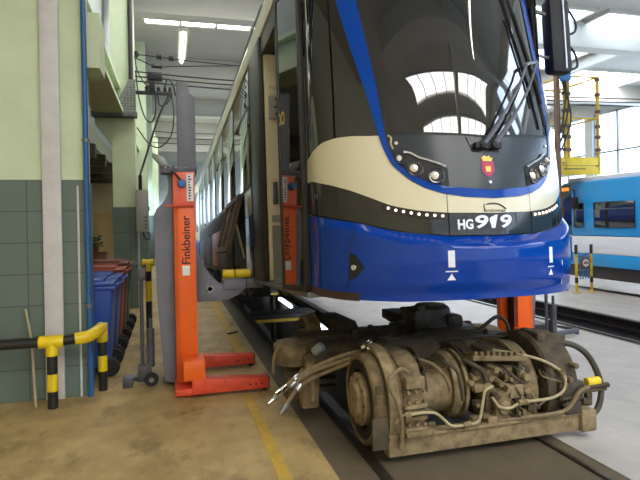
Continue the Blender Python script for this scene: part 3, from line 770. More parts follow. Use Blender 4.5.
# ================================================================== BOGIE
bo = empty('bogie', (2.05, 4.8, 0), 'dusty tan tram bogie with axles, motor and hoses standing on the rails', 'bogie')
def P(mb, n, m, p=None, **k): return mb.build(n, m, p or bo, **k)
ZW = .352; RW = .34
def wheel(x, y, sg):
    """sg -1: left wheel, outer face to -X"""
    d = MB(); o = (x, y, ZW)
    d.lathe(o, (sg, 0, 0), [(-.10, .10), (-.10, .30), (-.095, RW + .012), (-.07, RW + .012), (-.06, RW), (.03, RW - .004), (.045, RW - .02), (.045, .296), (.01, .29), (-.02, .21), (-.02, .05)], 48)
    w = P(d, 'wheel', DUST)
    d = MB(); d.lathe(o, (sg, 0, 0), [(0, .288), (.038, .284), (.038, .222), (.03, .215), (-.01, .21)], 48); P(d, 'damping_ring', RUBBER, w)
    d = MB(); d.lathe(o, (sg, 0, 0), [(-.03, .19), (.05, .195), (.07, .18), (.075, .14), (.10, .12), (.105, .001)], 36)
    h = P(d, 'hub', DUSTL, w)
    d = MB()
    for k in range(10):
        a = 2 * PI * k / 10; d.cyl((x + sg * .055, y + .17 * math.cos(a), ZW + .17 * math.sin(a)), (x + sg * .074, y + .17 * math.cos(a), ZW + .17 * math.sin(a)), .014, seg=6)
    pieces(d, 'wheel_bolt', DUSTD, h)
    return w
for y in (3.86, 5.66):
    wheel(1.395, y, -1); wheel(2.645, y, 1)
    d = MB(); d.cyl((1.4, y, ZW), (2.65, y, ZW), .075, seg=20); P(d, 'axle', DUST)
# brake disc and tread guard around the left wheel
d = MB(); d.lathe((1.50, 3.86, ZW), (1, 0, 0), [(0, .12), (0, .37), (.02, .385), (.05, .385), (.05, .12)], 44); P(d, 'guard_ring', DUST)
d = MB(); d.lathe((1.435, 3.86, ZW), (1, 0, 0), [(0, .375), (.0, .40), (.08, .40), (.08, .375)], 30, PI * 1.42, PI * 2.12); P(d, 'wheel_guard', DUSTL)
d = MB(); d.box(1.30, 1.42, 3.455, 3.475, .12, .34, .008); d.box(1.33, 1.37, 3.45, 3.47, .5, .56, .004); pieces(d, 'inspection_cover', DUSTD, bo)
# gearbox beside the wheel
d = MB()
d.prism([(3.50, .16), (3.46, .30), (3.48, .52), (3.56, .66), (3.72, .72), (4.0, .70), (4.1, .5), (4.05, .16)], 'YZ', 1.545, 1.70, .015)
gb = P(d, 'gearbox', DUST)
d = MB()
for z in (.22, .30, .38): d.box(1.54, 1.71, 3.44, 3.50, z, z + .03, .006)
d.box(1.55, 1.69, 3.44, 3.49, .52, .60, .008)
pieces(d, 'gearbox_rib', DUSTL, gb)
d = MB()
for x in (1.565, 1.625, 1.685):
    for z in (.2, .275, .35, .43, .5): d.cyl((x, 3.455, z), (x, 3.43, z), .011, seg=6)
pieces(d, 'gearbox_bolt', DUSTL, gb)
d = MB(); d.box(1.53, 1.74, 3.40, 3.56, .20, .235, .006); d.box(1.55, 1.73, 3.40, 3.55, .35, .37, .005); pieces(d, 'gearbox_bracket', DUST, gb)
# traction motor across the bogie
d = MB(); d.lathe((1.70, 3.82, .41), (1, 0, 0), [(0, .08), (0, .235), (.03, .235), (.03, .195), (.30, .20), (.30, .24), (.325, .255), (.36, .255), (.36, .225), (.385, .225), (.385, .265), (.41, .265), (.41, .1)], 36)
mo = P(d, 'motor', DUSTL)
d = MB()
for k in range(12):
    a = 2 * PI * k / 12
    d.cyl((1.995, 3.82 + .228 * math.cos(a), .41 + .228 * math.sin(a)), (2.02, 3.82 + .228 * math.cos(a), .41 + .228 * math.sin(a)), .012, seg=6)
pieces(d, 'motor_bolt', DUST, mo)
d = MB(); d.lathe((1.66, 4.08, .50), (1, 0, 0), [(0, .1), (0, .24), (.04, .255), (.08, .24), (.30, .215), (.34, .235), (.40, .235), (.42, .19), (.85, .185), (.9, .1)], 32); P(d, 'motor_housing', DUSTD)
for (x, r) in ((1.78, .275), (2.13, .275), (2.2, .24)):
    d = MB(); d.lathe((x, 3.90, .43), (1, 0, 0), [(0, r - .02), (0, r), (.022, r), (.022, r - .02)], 36); P(d, 'clamp_band', DUSTD)
# brake unit: caliper body, finned cover, plugs
d = MB(); d.box(2.22, 2.52, 3.52, 3.92, .18, .44, .025); d.box(2.20, 2.56, 3.58, 3.98, .42, .56, .02); d.box(2.26, 2.40, 3.46, 3.56, .22, .42, .015); br = P(d, 'brake_unit', DUST)
d = MB(); d.lathe((2.44, 3.60, .30), (-1, 0, 0), [(0, .05), (0, .1), (.1, .105), (.12, .09), (.14, .09), (.16, .06)], 24); d.cyl((2.33, 3.50, .31), (2.33, 3.44, .31), .05, seg=18, bev=.008); P(d, 'brake_cylinder', DUSTL, br)
d = MB()
m4 = Matrix.Translation((2.36, 3.78, .59)) @ Matrix.Rotation(math.radians(-14), 4, 'X') @ Matrix.Rotation(math.radians(5), 4, 'Y')
d.box(-.22, .24, -.24, .22, -.025, .015, .008, m4)
for k in range(9): d.box(-.20 + .05 * k, -.175 + .05 * k, -.23, .2, .01, .045, .004, m4)
P(d, 'finned_cover', DUST, br)
d = MB()
for z in (.22, .31, .40, .50): d.cyl((2.545, 3.54, z), (2.545, 3.47, z), .028, seg=12, bev=.006)
d.box(2.51, 2.58, 3.52, 3.9, .18, .56, .012); P(d, 'end_flange', DUSTL, br)
d = MB()
for (x, z) in ((2.25, .52), (2.33, .47), (2.42, .50), (2.29, .58), (2.47, .24), (2.3, .18), (2.50, .44)): d.cyl((x, 3.58, z), (x, 3.48, z), .022, seg=6)
d.box(2.12, 2.26, 3.50, 3.60, .42, .48, .01); d.box(2.36, 2.5, 3.46, 3.54, .36, .46, .012); pieces(d, 'fitting', DUSTL, br)
d = MB(); d.lathe((2.72, 3.80, .40), (0, -1, 0), [(0, .085), (.12, .085), (.13, .065), (.2, .065), (.21, .04)], 20); d.lathe((2.82, 3.82, .36), (0, -1, 0), [(0, .07), (.16, .07), (.17, .05), (.22, .045)], 20)
d.cyl((2.78, 3.7, .26), (2.78, 3.58, .26), .045, seg=14, bev=.008); d.box(2.66, 2.88, 3.74, 3.92, .14, .5, .015); pieces(d, 'valve_block', DUST, bo)
# right wheel guard, dark
d = MB(); d.lathe((2.74, 3.86, ZW + .02), (1, 0, 0), [(0, .25), (0, .37), (.02, .39), (.25, .39), (.25, .35), (.03, .35), (.03, .25)], 40, PI * 1.25, PI * 2.2); P(d, 'side_guard', DUSTD)
d = MB(); d.box(2.80, 3.02, 3.44, 3.50, .3, .44, .012); d.box(2.84, 2.98, 3.42, 3.46, .20, .30, .01)
for k in range(3): d.box(2.82, 2.95, 3.43, 3.46, .22 + .045 * k, .245 + .045 * k, .004)
pieces(d, 'guard_fitting', GREASE, bo)
d = MB(); d.box(2.78, 2.86, 3.66, 3.9, .68, .78, .02); d.cyl((2.92, 3.75, .70), (3.02, 3.72, .70), .05, seg=16, bev=.01); d.box(2.98, 3.08, 3.7, 3.76, .62, .74, .015); pieces(d, 'guard_lug', DUSTD, bo)
d = MB(); d.tube([(2.98, 3.52, .375), (3.30, 3.5, .365)], .02, 8, 0); d.box(3.02, 3.28, 3.49, 3.54, .325, .352, .004); ax = P(d, 'bracket_arm', DUSTD)
d = MB(); d.cyl((3.11, 3.52, .40), (3.23, 3.52, .40), .033, seg=16, bev=.006); P(d, 'yellow_cap', YELLOW, ax)
d = MB(); d.cyl((3.06, 3.52, .26), (3.14, 3.52, .24), .03, seg=12, bev=.006); d.box(3.10, 3.15, 3.5, 3.54, .22, .32, .006); pieces(d, 'coupling', DUSTD, ax)
# track-brake beam low in front
d = MB(); d.box(1.42, 3.08, 3.46, 3.56, .055, .20, .012); d.box(1.42, 3.08, 3.44, 3.46, .185, .205, .004); d.box(2.98, 3.12, 3.42, 3.58, .05, .22, .02)
tb = P(d, 'front_beam', DUSTL)
d = MB()
for x in (1.75, 2.28, 2.6): d.box(x, x + .06, 3.52, 3.56, .2, .24, .006)
pieces(d, 'beam_lug', DUST, tb)
for (x, y) in ((1.46, 3.58), (2.86, 3.58)):
    d = MB(); d.box(x - .03, x + .05, y - .04, 4.0, .10, .20, .01); P(d, 'beam_hanger', DUSTD)
# frame: side members, cross members, bolster
for x in (1.60, 2.36):
    d = MB(); d.prism([(3.75, .66), (4.3, .68), (4.5, .56), (5.0, .54), (5.2, .68), (5.9, .66), (5.9, .56), (5.2, .52), (4.9, .40), (4.5, .42), (4.3, .54), (3.75, .54)], 'YZ', x, x + .2, .012); P(d, 'frame_member', DUSTD)
d = MB(); d.box(1.15, 2.95, 4.40, 4.66, .42, .62, .03); P(d, 'cross_member', DUSTD)
d = MB(); d.box(1.15, 2.95, 4.92, 5.2, .42, .62, .03); P(d, 'cross_member', DUSTD)
d = MB(); d.cyl((1.62, 4.26, .60), (2.9, 4.26, .60), .07, seg=18); d.cyl((1.5, 4.2, .66), (2.3, 4.3, .65), .028, seg=10); pieces(d, 'torsion_tube', DUSTD, bo)
d = MB(); d.box(1.75, 2.75, 4.5, 5.2, .54, .615, .02); bol = P(d, 'bolster', DUSTD)
d = MB(); d.lathe((2.46, 4.85, .61), (0, 0, 1), [(0, .24), (.08, .23), (.13, .20), (.22, .18), (.25, .14), (.25, .02)], 28)
pm = P(d, 'pivot_mount', GREASE, bol)
d = MB(); d.box(2.2, 2.38, 4.66, 4.95, .65, .84, .03); d.cyl((2.28, 4.72, .80), (2.28, 4.72, .88), .05, seg=14, bev=.01); d.box(2.52, 2.68, 4.6, 4.78, .66, .78, .03); P(d, 'pivot_housing', GREASE, bol)
d = MB(); d.box(2.2, 2.8, 4.6, 5.1, .61, .67, .02); P(d, 'pivot_plate', GREASE, bol)
d = MB()
for x, y in ((1.85, 4.55), (2.0, 4.48), (2.45, 4.5), (1.72, 4.46), (2.62, 4.56), (2.75, 4.7)): d.box(x, x + .1, y, y + .07, .60, .655, .012)
pieces(d, 'frame_block', GREASE, bol)
d = MB(); d.box(1.93, 2.03, 4.42, 4.48, .622, .634); d.box(2.13, 2.24, 4.42, 4.47, .622, .634); d.box(2.3, 2.38, 4.44, 4.48, .622, .634); pieces(d, 'bare_plate', SILVER, bol)
d = MB()
for k in range(4): d.tube([(1.7 + .1 * k, 4.5 + .05 * k, .625), (2.0 + .05 * k, 4.42, .65), (2.5, 4.55 + .06 * k, .65), (2.85, 4.5 + .04 * k, .63)], .016, 8)
pieces(d, 'cable', HOSE, bol)
random.seed(11)
d = MB()
for k in range(40):
    x, y = random.uniform(1.55, 2.9), random.uniform(4.1, 5.3); h = random.uniform(.03, .09); w = random.uniform(.03, .09)
    d.box(x, x + w, y, y + w, .56, .60 + h * .7, .01)
pieces(d, 'bracket', DUSTD, bol)
d = MB()
for k in range(14):
    x, z = random.uniform(1.75, 2.9), random.uniform(.56, .66); y = random.uniform(4.0, 4.3)
    d.cyl((x, y, z), (x, y - random.uniform(.04, .1), z + .01), random.uniform(.015, .035), seg=10, bev=.004)
pieces(d, 'pipe_union', DUST, bol)
# springs, left drum and damper boxes outside the frame
for sg, x in ((-1, 1.10), (1, 3.0)):
    d = MB(); d.lathe((x, 4.88, .40), (0, 0, 1), [(0, .18), (.01, .205), (.175, .21), (.19, .19), (.195, .02)], 36); sp = P(d, 'spring_drum', DUST)
    d = MB(); d.lathe((x, 4.88, .24), (0, 0, 1), [(0, .10), (.03, .13), (.06, .12), (.09, .14), (.12, .13), (.16, .16)], 28); P(d, 'spring_foot', DUSTD, sp)
    d = MB(); d.tube([(x - .19 * -sg, 4.75, .56), (x + .24 * sg, 4.7, .52), (x + .25 * sg, 4.72, .36)], .013, 8); P(d, 'spring_hose', HOSEL, sp)
    d = MB(); d.prism([(x - .07, .14), (x + .07, .14), (x + .08, .40), (x + .05, .455), (x - .05, .455), (x - .08, .40)], 'XZ', 4.36, 4.50, .012)
    dm = P(d, 'damper_box', DUST)
    d = MB(); d.box(x + .0, x + .03, 4.345, 4.36, .2, .42, .005); d.cyl((x, 4.43, .45), (x, 4.43, .50), .03, seg=12, bev=.006); P(d, 'damper_clip', DUSTL, dm)
    d = MB()
    for k in range(3): d.box(min(x - .02 * sg, x + .3 * -sg), max(x - .02 * sg, x + .3 * -sg), 4.56, 4.74, .20 + .07 * k, .245 + .07 * k, .012)
    d.box(x - .16, x + .05, 4.52, 4.76, .14, .36, .03); pieces(d, 'buffer_stack', DUSTD, bo)
d = MB(); d.box(1.10, 1.5, 4.42, 4.6, .42, .54, .02); d.box(2.6, 3.0, 4.42, 4.6, .42, .54, .02); pieces(d, 'outrigger', DUST, bo)
# hydraulic hoses with bright couplings reaching out to the left
hs = None
for k, (dz, dx) in enumerate(((0, 0), (-.035, .05), (.04, .03))):
    d = MB(); pts = [(.76 + dx * 1.6, 4.22 - .03 * k, .30 + dz * 2), (.92 + dx, 4.24, .40 + dz), (1.10 + dx, 4.2, .50 + dz), (1.34, 4.08, .60 + dz), (1.6, 4.1, .66)]
    d.tube(pts, .017, 10, 4); h = P(d, 'hose', HOSEL)
    a, c = Vector(pts[0]), Vector(pts[1]); e = (c - a).normalized()
    d = MB(); d.cyl(a - e * .05, a + e * .06, .014, seg=10); d.cyl(a + e * .0, a + e * .03, .024, seg=6); P(d, 'coupling', [CHROME, STEEL, CHROME][k], h)
    d = MB(); q = a + (c - a) * .85; d.cyl(q, q + e * .06, .026, seg=12, bev=.004); P(d, 'ferrule', SILVER, h)
d = MB(); d.cyl((1.43, 4.0, .69), (1.50, 3.98, .74), .028, seg=12, bev=.006); d.cyl((1.47, 3.99, .70), (1.52, 3.97, .735), .034, seg=6); P(d, 'pipe_coupling', CHROME)
d = MB(); d.cyl((1.12, 4.3, .62), (1.18, 4.26, .68), .04, seg=10, bev=.006); P(d, 'pipe_coupling', STEEL)
# bare brake pipes in front
for pts, r, m in (
    ([(1.47, 3.44, .30), (1.50, 3.42, .35), (1.56, 3.40, .365), (1.72, 3.40, .36), (1.80, 3.42, .31), (1.88, 3.42, .24), (1.99, 3.42, .235), (2.10, 3.43, .245), (2.14, 3.44, .36), (2.17, 3.45, .45), (2.24, 3.46, .47)], .011, TUBEY),
    ([(1.45, 3.46, .62), (1.41, 3.42, .58), (1.46, 3.41, .46), (1.50, 3.41, .3), (1.49, 3.42, .14)], .015, HOSEL),
    ([(1.45, 3.46, .62), (1.52, 3.47, .66), (1.58, 3.48, .63)], .015, HOSEL),
    ([(2.22, 3.44, .40), (2.27, 3.43, .33), (2.36, 3.43, .31), (2.45, 3.42, .345), (2.56, 3.42, .345), (2.72, 3.42, .35), (2.82, 3.42, .40), (2.84, 3.44, .50), (2.76, 3.5, .58), (2.6, 3.55, .64), (2.4, 3.7, .67)], .011, TUBEY),
    ([(2.25, 3.50, .20), (2.5, 3.43, .225), (2.8, 3.42, .235), (2.90, 3.42, .30), (2.96, 3.42, .37), (3.05, 3.43, .395)], .016, HOSEL),
    ([(1.9, 3.6, .66), (1.98, 3.52, .60), (2.0, 3.5, .5), (2.02, 3.5, .38)], .014, DUSTD),
    ([(2.10, 3.62, .64), (2.18, 3.5, .58), (2.2, 3.48, .5)], .018, DUSTD),
    ([(1.74, 3.62, .67), (1.82, 3.56, .64), (1.90, 3.52, .54), (1.93, 3.52, .44)], .014, DUST),
):
    d = MB(); d.tube(pts, r, 8, 4); P(d, 'brake_pipe', m)
d = MB()
for p, q in (((1.97, 3.42, .235), (2.03, 3.42, .24)), ((2.42, 3.42, .345), (2.49, 3.42, .345)), ((1.52, 3.405, .36), (1.56, 3.40, .365))): d.cyl(p, q, .022, seg=8)
pieces(d, 'pipe_nut', DUSTL, bo)
# dark hoses at the right
for pts, r, m in (
    ([(2.92, 3.7, .68), (3.05, 3.62, .68), (3.17, 3.58, .60), (3.245, 3.55, .45), (3.25, 3.52, .32), (3.2, 3.5, .2), (3.12, 3.5, .13)], .024, HOSE),
    ([(2.5, 4.25, .62), (2.66, 4.2, .76), (2.78, 4.2, .82), (2.86, 4.18, .76), (2.87, 4.16, .64)], .017, HOSE),
    ([(2.55, 4.1, .64), (2.72, 4.02, .70), (2.84, 3.96, .68), (2.95, 3.9, .62)], .019, HOSE),
    ([(2.58, 4.15, .62), (2.6, 4.1, .74), (2.62, 4.05, .60)], .014, GREASE),
    ([(2.0, 4.3, .66), (2.3, 4.2, .71), (2.6, 4.22, .69), (2.9, 4.3, .66)], .014, HOSE),
):
    d = MB(); d.tube(pts, r, 10, 5); P(d, 'rubber_hose', m)

# small fittings, unions and pipe loops crowding the front
random.seed(23)
for k in range(34):
    x, z = random.uniform(2.1, 2.62), random.uniform(.18, .56); y = 3.5 + (.06 if z > .42 else 0)
    d = MB(); r = random.uniform(.012, .03)
    if random.random() < .5: d.cyl((x, y + .03, z), (x, y - random.uniform(.02, .06), z), r, seg=random.choice((6, 8, 12)), bev=.003)
    else: d.box(x - r * 1.4, x + r * 1.4, y - random.uniform(.01, .05), y + .04, z - r, z + r, .005)
    P(d, 'union', random.choice((DUST, DUSTL, DUSTD, GREASE)), br)
for k in range(12):
    x, z = random.uniform(2.02, 2.75), random.uniform(.3, .62); y = random.uniform(3.44, 3.56)
    d = MB(); d.tube([(x, y + .1, z), (x + random.uniform(-.05, .05), y, z - .02), (x + random.uniform(.0, .12), y - .02, z - random.uniform(.04, .12)), (x + random.uniform(.05, .2), y + .04, z - random.uniform(.1, .16))], random.uniform(.006, .012), 6, 4)
    P(d, 'brake_pipe', random.choice((HOSEL, DUSTD, GREASE, DUSTL)))
for k in range(10):
    x = 1.76 + .026 * k
    d = MB(); d.box(x, x + .012, 3.60, 3.84, .595 - .0 * k, .62, .003); P(d, 'cooling_rib', DUST, mo)
for k in range(16):
    x, y = random.uniform(1.55, 2.75), random.uniform(3.95, 4.3); z = random.uniform(.66, .70)
    d = MB(); r = random.uniform(.015, .04); d.box(x - r, x + r * 1.5, y - r, y + r, z - .06, z, .006); P(d, 'clip', random.choice((DUSTD, GREASE, DUST)))
for k in range(5):
    y = 4.0 + .07 * k
    d = MB(); d.tube([(1.5, y, .68), (1.75, y - .03, .72 - .01 * k), (2.1, y + .04, .70), (2.45, y - .02, .71), (2.75, y + .02, .68)], .011, 8, 4); P(d, 'rubber_hose', random.choice((HOSE, GREASE)))
for x, z in ((2.83, .52), (2.9, .46), (2.95, .56)):
    d = MB(); d.cyl((x, 3.5, z), (x, 3.43, z), .022, seg=10, bev=.004); P(d, 'guard_bolt', DUST)
d = MB(); d.prism([(3.50, .20), (3.46, .30), (3.47, .48), (3.55, .52), (3.62, .40), (3.62, .2)], 'YZ', 2.72, 2.78, .01); P(d, 'guard_web', DUSTD)

# ================================================================== OTHER THINGS
# crash barriers
def sleeve(mb, a, b_, r): return mb.tube([a, b_], r, 18, 0)
cb = empty('crash_barrier', (-1.09, 5.55, 0), 'black and yellow tubular crash barrier around the near tiled column', 'barrier')
d = MB(); d.cyl((-1.09, 5.55, 0), (-1.09, 5.55, .62), .046, seg=20); d.build('post', BLACKP, cb)
d = MB(); d.cyl((-.70, 5.98, 0), (-.70, 5.98, .60), .044, seg=20); d.build('post', BLACKP, cb)
d = MB(); d.tube([(-2.6, 5.55, .62), (-1.0, 5.55, .62), (-.86, 5.56, .635)], .047, 18, 0); d.build('rail', BLACKP, cb)
d = MB(); d.cyl((-1.20, 5.55, .62), (-.985, 5.55, .62), .06, seg=20, bev=.008); d.cyl((-1.09, 5.55, .62), (-1.09, 5.55, .49), .055, seg=20); d.build('tee_sleeve', YELLOW, cb)
d = MB(); d.tube([(-.89, 5.55, .63), (-.78, 5.58, .64), (-.715, 5.70, .66), (-.70, 5.9, .66)], .058, 18, 5); d.cyl((-.70, 5.98, .50), (-.70, 5.98, .69), .056, seg=20, bev=.01); d.build('elbow_sleeve', YELLOW, cb)
d = MB(); d.cyl((-1.09, 5.55, .16), (-1.09, 5.55, .32), .0485, seg=20); d.build('yellow_band', YELLOW, cb)
d = MB(); d.cyl((-.70, 5.98, .2), (-.70, 5.98, .36), .0465, seg=20); d.build('yellow_band', YELLOW, cb)
pb = empty('guard_post', (-.33, 8.5, 0), 'black post with yellow bands and yellow head beyond the bins', 'post')
d = MB(); d.cyl((-.33, 8.5, 0), (-.33, 8.5, 1.1), .045, seg=18); d.build('post', BLACKP, pb)
d = MB(); d.tube([(-.42, 8.5, 1.13), (-.33, 8.5, 1.12), (-.25, 8.5, 1.13)], .055, 14, 0); d.cyl((-.33, 8.5, 1.0), (-.33, 8.5, 1.12), .053); d.build('head', YELLOW, pb)
d = MB(); d.cyl((-.33, 8.5, .55), (-.33, 8.5, .85), .047, seg=18); d.build('yellow_band', YELLOW, pb)

# wheeled bins in a row, backs to the aisle
def bin_(y, m, mlid, label, h=1.06, xr=-.64):
    r = empty('wheeled_bin', (xr - .36, y + .28, 0), label, 'bin', 'wheeled bins behind the near column')
    x0, x1 = xr - .72, xr
    d = MB(); bm = d.bm
    lo = [(x0 + .1, y + .06), (x1 - .06, y + .06), (x1 - .06, y + .5), (x0 + .1, y + .5)]; hi = [(x0, y), (x1, y), (x1, y + .56), (x0, y + .56)]
    A = [bm.verts.new((a, b_, .08)) for a, b_ in lo]; B_ = [bm.verts.new((a, b_, h - .06)) for a, b_ in hi]
    bm.faces.new(A[::-1]); bm.faces.new(B_)
    for k in range(4): bm.faces.new((A[k], A[(k + 1) % 4], B_[(k + 1) % 4], B_[k]))
    bmesh.ops.bevel(bm, geom=list(bm.edges), offset=.03, segments=3, affect='EDGES', profile=.5)
    d.build('tub', m, r)
    d = MB(); d.box(x0 - .03, x1 + .03, y - .02, y + .58, h - .09, h - .045, .012); d.build('rim', m, r)
    d = MB(); d.box(x0 - .04, x1 + .02, y - .015, y + .575, h - .042, h + .0, .015); d.box(x0 + .05, x1 - .1, y + .06, y + .5, h - .01, h + .035, .02); d.build('lid', mlid, r)
    d = MB(); d.tube([(x1 + .0, y + .06, h - .06), (x1 + .07, y + .08, h - .03), (x1 + .07, y + .48, h - .03), (x1, y + .5, h - .06)], .015, 8, 3); d.build('handle', m, r)
    for yy in (y + .0, y + .5):
        d = MB(); d.lathe((x1 - .04, yy, .1), (0, 1, 0), [(0, .04), (0, .09), (.01, .1), (.05, .1), (.06, .09), (.06, .04)], 22); d.build('wheel', RUBBER, r)
    d = MB(); d.cyl((x1 - .04, y, .1), (x1 - .04, y + .56, .1), .012, seg=10); d.build('axle', STEEL, r)
    d = MB(); d.box(x0 + .1, x0 + .16, y + .1, y + .46, 0, .09, .008); d.build('foot', m, r)
bin_(6.48, BINB, BINB, 'blue wheeled bin nearest the camera, behind the blue pipe')
bin_(7.15, BINB, BINB, 'second blue wheeled bin, behind the nearest blue bin')
bin_(7.82, BINR, BINR, 'red wheeled bin just behind the two blue bins', 1.1)
bin_(8.49, BINBR, BINBR, 'brown lidded wheeled bin between the red and the green bins', 1.14)
bin_(9.16, BING, BINBR, 'dark green wheeled bin at the far end of the row', 1.08)

# cabinet and plant in the side bay
cbn = empty('cabinet', (-1.62, 12.9, 0), 'low reddish brown cabinet seen between the two left columns', 'cabinet')
d = MB(); d.box(-1.95, -1.38, 12.7, 13.1, .04, 1.08, .01); d.box(-1.97, -1.36, 12.68, 13.12, 1.08, 1.12, .006); d.box(-1.93, -1.40, 12.72, 13.08, 0, .05); d.build('body', WOODC, cbn)
for x in (-1.94, -1.66):
    d = MB(); d.box(x, x + .265, 12.685, 12.70, .08, 1.05, .004); dd = d.build('door', WOODC, cbn)
    d = MB(); d.cyl((x + .22, 12.685, .6), (x + .22, 12.66, .6), .015, seg=10); d.build('knob', STEEL, dd)
pp = empty('potted_plant', (-1.60, 12.88, 1.12), 'small leafy plant standing on the brown cabinet', 'plant')
d = MB(); d.lathe((-1.60, 12.88, 1.12), (0, 0, 1), [(0, .05), (.1, .07), (.11, .07), (.11, .02)], 16); d.build('pot', BINBR, pp)
d = MB(); random.seed(5)
for k in range(26):
    a = random.uniform(0, 6.28); r = random.uniform(.03, .14); z = 1.24 + random.uniform(0, .24)
    d.sph((-1.60 + r * math.cos(a), 12.88 + r * math.sin(a), z), .04, (1, .6, .5), 6)
    d.tube([(-1.60, 12.88, 1.2), (-1.60 + r * .9 * math.cos(a), 12.88 + r * .9 * math.sin(a), z)], .004, 4, 0)
d.build('foliage', LEAF, pp)
dr = MB(); dr.box(-2.3, -1.75, 18.34, 18.40, 0, 2.1); o = struct('door_1', dr, DOORC)
d = MB(); d.box(-2.22, -2.18, 18.31, 18.34, 1.0, 1.1); d.build('door_handle', STEEL, o)

# switch cabinet on the second column
sw = empty('switch_box', (-.53, 11.5, 1.55), 'tall grey electrical box fixed beside the second column', 'electrical box')
d = MB(); d.box(-.657, -.42, 11.42, 11.62, 1.55, 2.40, .012); d.build('body', BOXG, sw)
d = MB(); d.cyl((-.57, 11.5, 2.4), (-.57, 11.5, 2.7), .035, seg=12); d.build('cable_gland', INK, sw)
d = MB(); d.box(-.42, -.40, 11.46, 11.52, 1.98, 2.06, .004); d.build('latch', INK, sw)
d = MB()
for k in range(4): d.box(-.49, -.455, 11.414, 11.42, 1.62 + .07 * k, 1.645 + .07 * k)
pieces(d, 'indicator', INK, sw)
d = MB(); d.tube([(-.53, 11.52, 1.56), (-.5, 11.46, 1.42), (-.42, 11.44, 1.40), (-.40, 11.5, 1.5), (-.46, 11.52, 1.56)], .014, 6, 4); d.build('loose_cable', WIRE, sw)

# overhead line gear between column and tram
def wire(name, pts, r, label, cat, smooth=6, m=None, group=None):
    d = MB(); d.tube(pts, r, 8, smooth); return tag(d.build(name, m or WIRE), label, cat, group)
XE = 8.0
for k, (z, nm) in enumerate(((4.93, 'uppermost'), (4.83, 'middle'), (4.73, 'lowest'))):
    wire('span_wire', [(-.66, 12, z + .0), (1.9, 12, z - .10), (XE, 12, z - .12), (XR - .2, 12, z + .1)], .016, 'dark span wire above the tram, %s of the three level wires' % nm, 'wire', 4, group='level span wires')
sp = empty('strain_wire', (-.66, 12, 5.3), 'span wire with two dark insulators near the top of second column', 'wire')
d = MB(); d.tube([(-.66, 12, 5.30), (.4, 12, 5.22), (3.5, 12, 5.1), (9, 12, 5.2)], .012, 8, 0); d.build('wire', WIRE, sp)
for x in (-.22, .03):
    d = MB(); d.lathe((x, 12, 5.268 - (x + .22) * .06), (1, 0, -.075), [(0, .02), (.02, .055), (.05, .055), (.06, .035), (.08, .055), (.11, .055), (.13, .02)], 16); d.build('insulator', INK, sp)
d = MB(); d.lathe((-.66, 12, 5.3), (1, 0, 0), [(0, .06), (.05, .08), (.08, .05), (.1, .02)], 14); d.build('wall_eye', INK, sp)
sp = empty('strain_wire', (-.38, 12.0, 5.06), 'thin lower span wire with a tensioner left of the mast top', 'wire')
d = MB(); d.tube([(-.66, 11.9, 5.2), (-.25, 11.9, 5.02), (.2, 11.9, 5.06), (2.6, 11.9, 5.22), (8, 11.9, 5.3)], .012, 8, 0); d.build('wire', WIRE, sp)
d = MB(); d.cyl((-.32, 11.9, 5.04), (-.1, 11.9, 5.03), .04, seg=10); d.build('tensioner', INK, sp)
ls = empty('line_disconnector', (-.2, 12.1, 4.4), 'dark overhead line disconnector with box and crossbar beside the mast top', 'switchgear')
d = MB(); d.box(-.40, -.10, 11.68, 11.86, 4.70, 4.86, .01); d.box(-.37, -.25, 11.7, 11.84, 4.46, 4.71, .01); d.build('switch_body', INK, ls)
d = MB(); d.box(-.66, .10, 11.72, 11.80, 4.40, 4.47, .008); d.build('crossbar', WIRE, ls)
for x in (-.42, -.30, -.18, -.05, .05):
    d = MB(); d.lathe((x, 11.76, 4.45), (0, 0, 1), [(0, .02), (.02, .04), (.05, .04), (.06, .025), (.08, .04), (.11, .035), (.13, .015)], 12); d.build('insulator', INK, ls)
d = MB(); d.tube([(-.05, 11.76, 4.58), (.0, 11.76, 4.74), (.1, 11.76, 4.66), (.16, 11.76, 4.4)], .02, 8); d.build('jumper', WIRE, ls)
wire('hanging_cable', [(-.63, 11.8, 4.9), (-.58, 11.8, 4.35), (-.46, 11.8, 3.92), (-.33, 11.8, 3.84), (-.25, 11.78, 4.05), (-.24, 11.76, 4.39)], .014, 'dark cable hanging in a deep loop below the line disconnector', 'cable')
wire('hanging_cable', [(-.20, 11.76, 4.39), (-.17, 11.76, 4.2), (-.08, 11.76, 4.18), (.03, 11.76, 4.3), (.06, 11.76, 4.39)], .014, 'short dark cable loop close under the disconnector crossbar', 'cable')
wire('hanging_cable', [(-.62, 11.7, 3.7), (-.4, 11.7, 3.38), (-.18, 11.7, 3.3), (.05, 11.7, 3.55), (.12, 11.72, 4.0), (.08, 11.76, 4.39)], .014, 'widest dark cable loop hanging left of the grey mast', 'cable')
wire('feeder_cable', [(.02, 11.76, 4.39), (-.2, 11.7, 3.9), (-.5, 11.6, 2.95), (-.57, 11.5, 2.71)], .022, 'straight feeder cable running down to the grey electrical box', 'cable')
wire('hanging_cable', [(-.64, 11.75, 5.2), (-.6, 11.75, 4.9), (-.45, 11.75, 4.62), (-.3, 11.9, 4.55)], .012, 'short cable curving from the column to the disconnector', 'cable')
for k, z in enumerate((5.10, 5.33, 5.56)):
    wire('far_wire', [(-.66, 23.4, z), (1.5, 23.4, z - .06), (XE, 23.4, z), (XR + .02, 23.4, z + .1)], .018, ['lowest', 'middle', 'upper'][k] + ' pale-lit wire of the far set beyond the grey mast', 'wire', 3, group='far span wires')
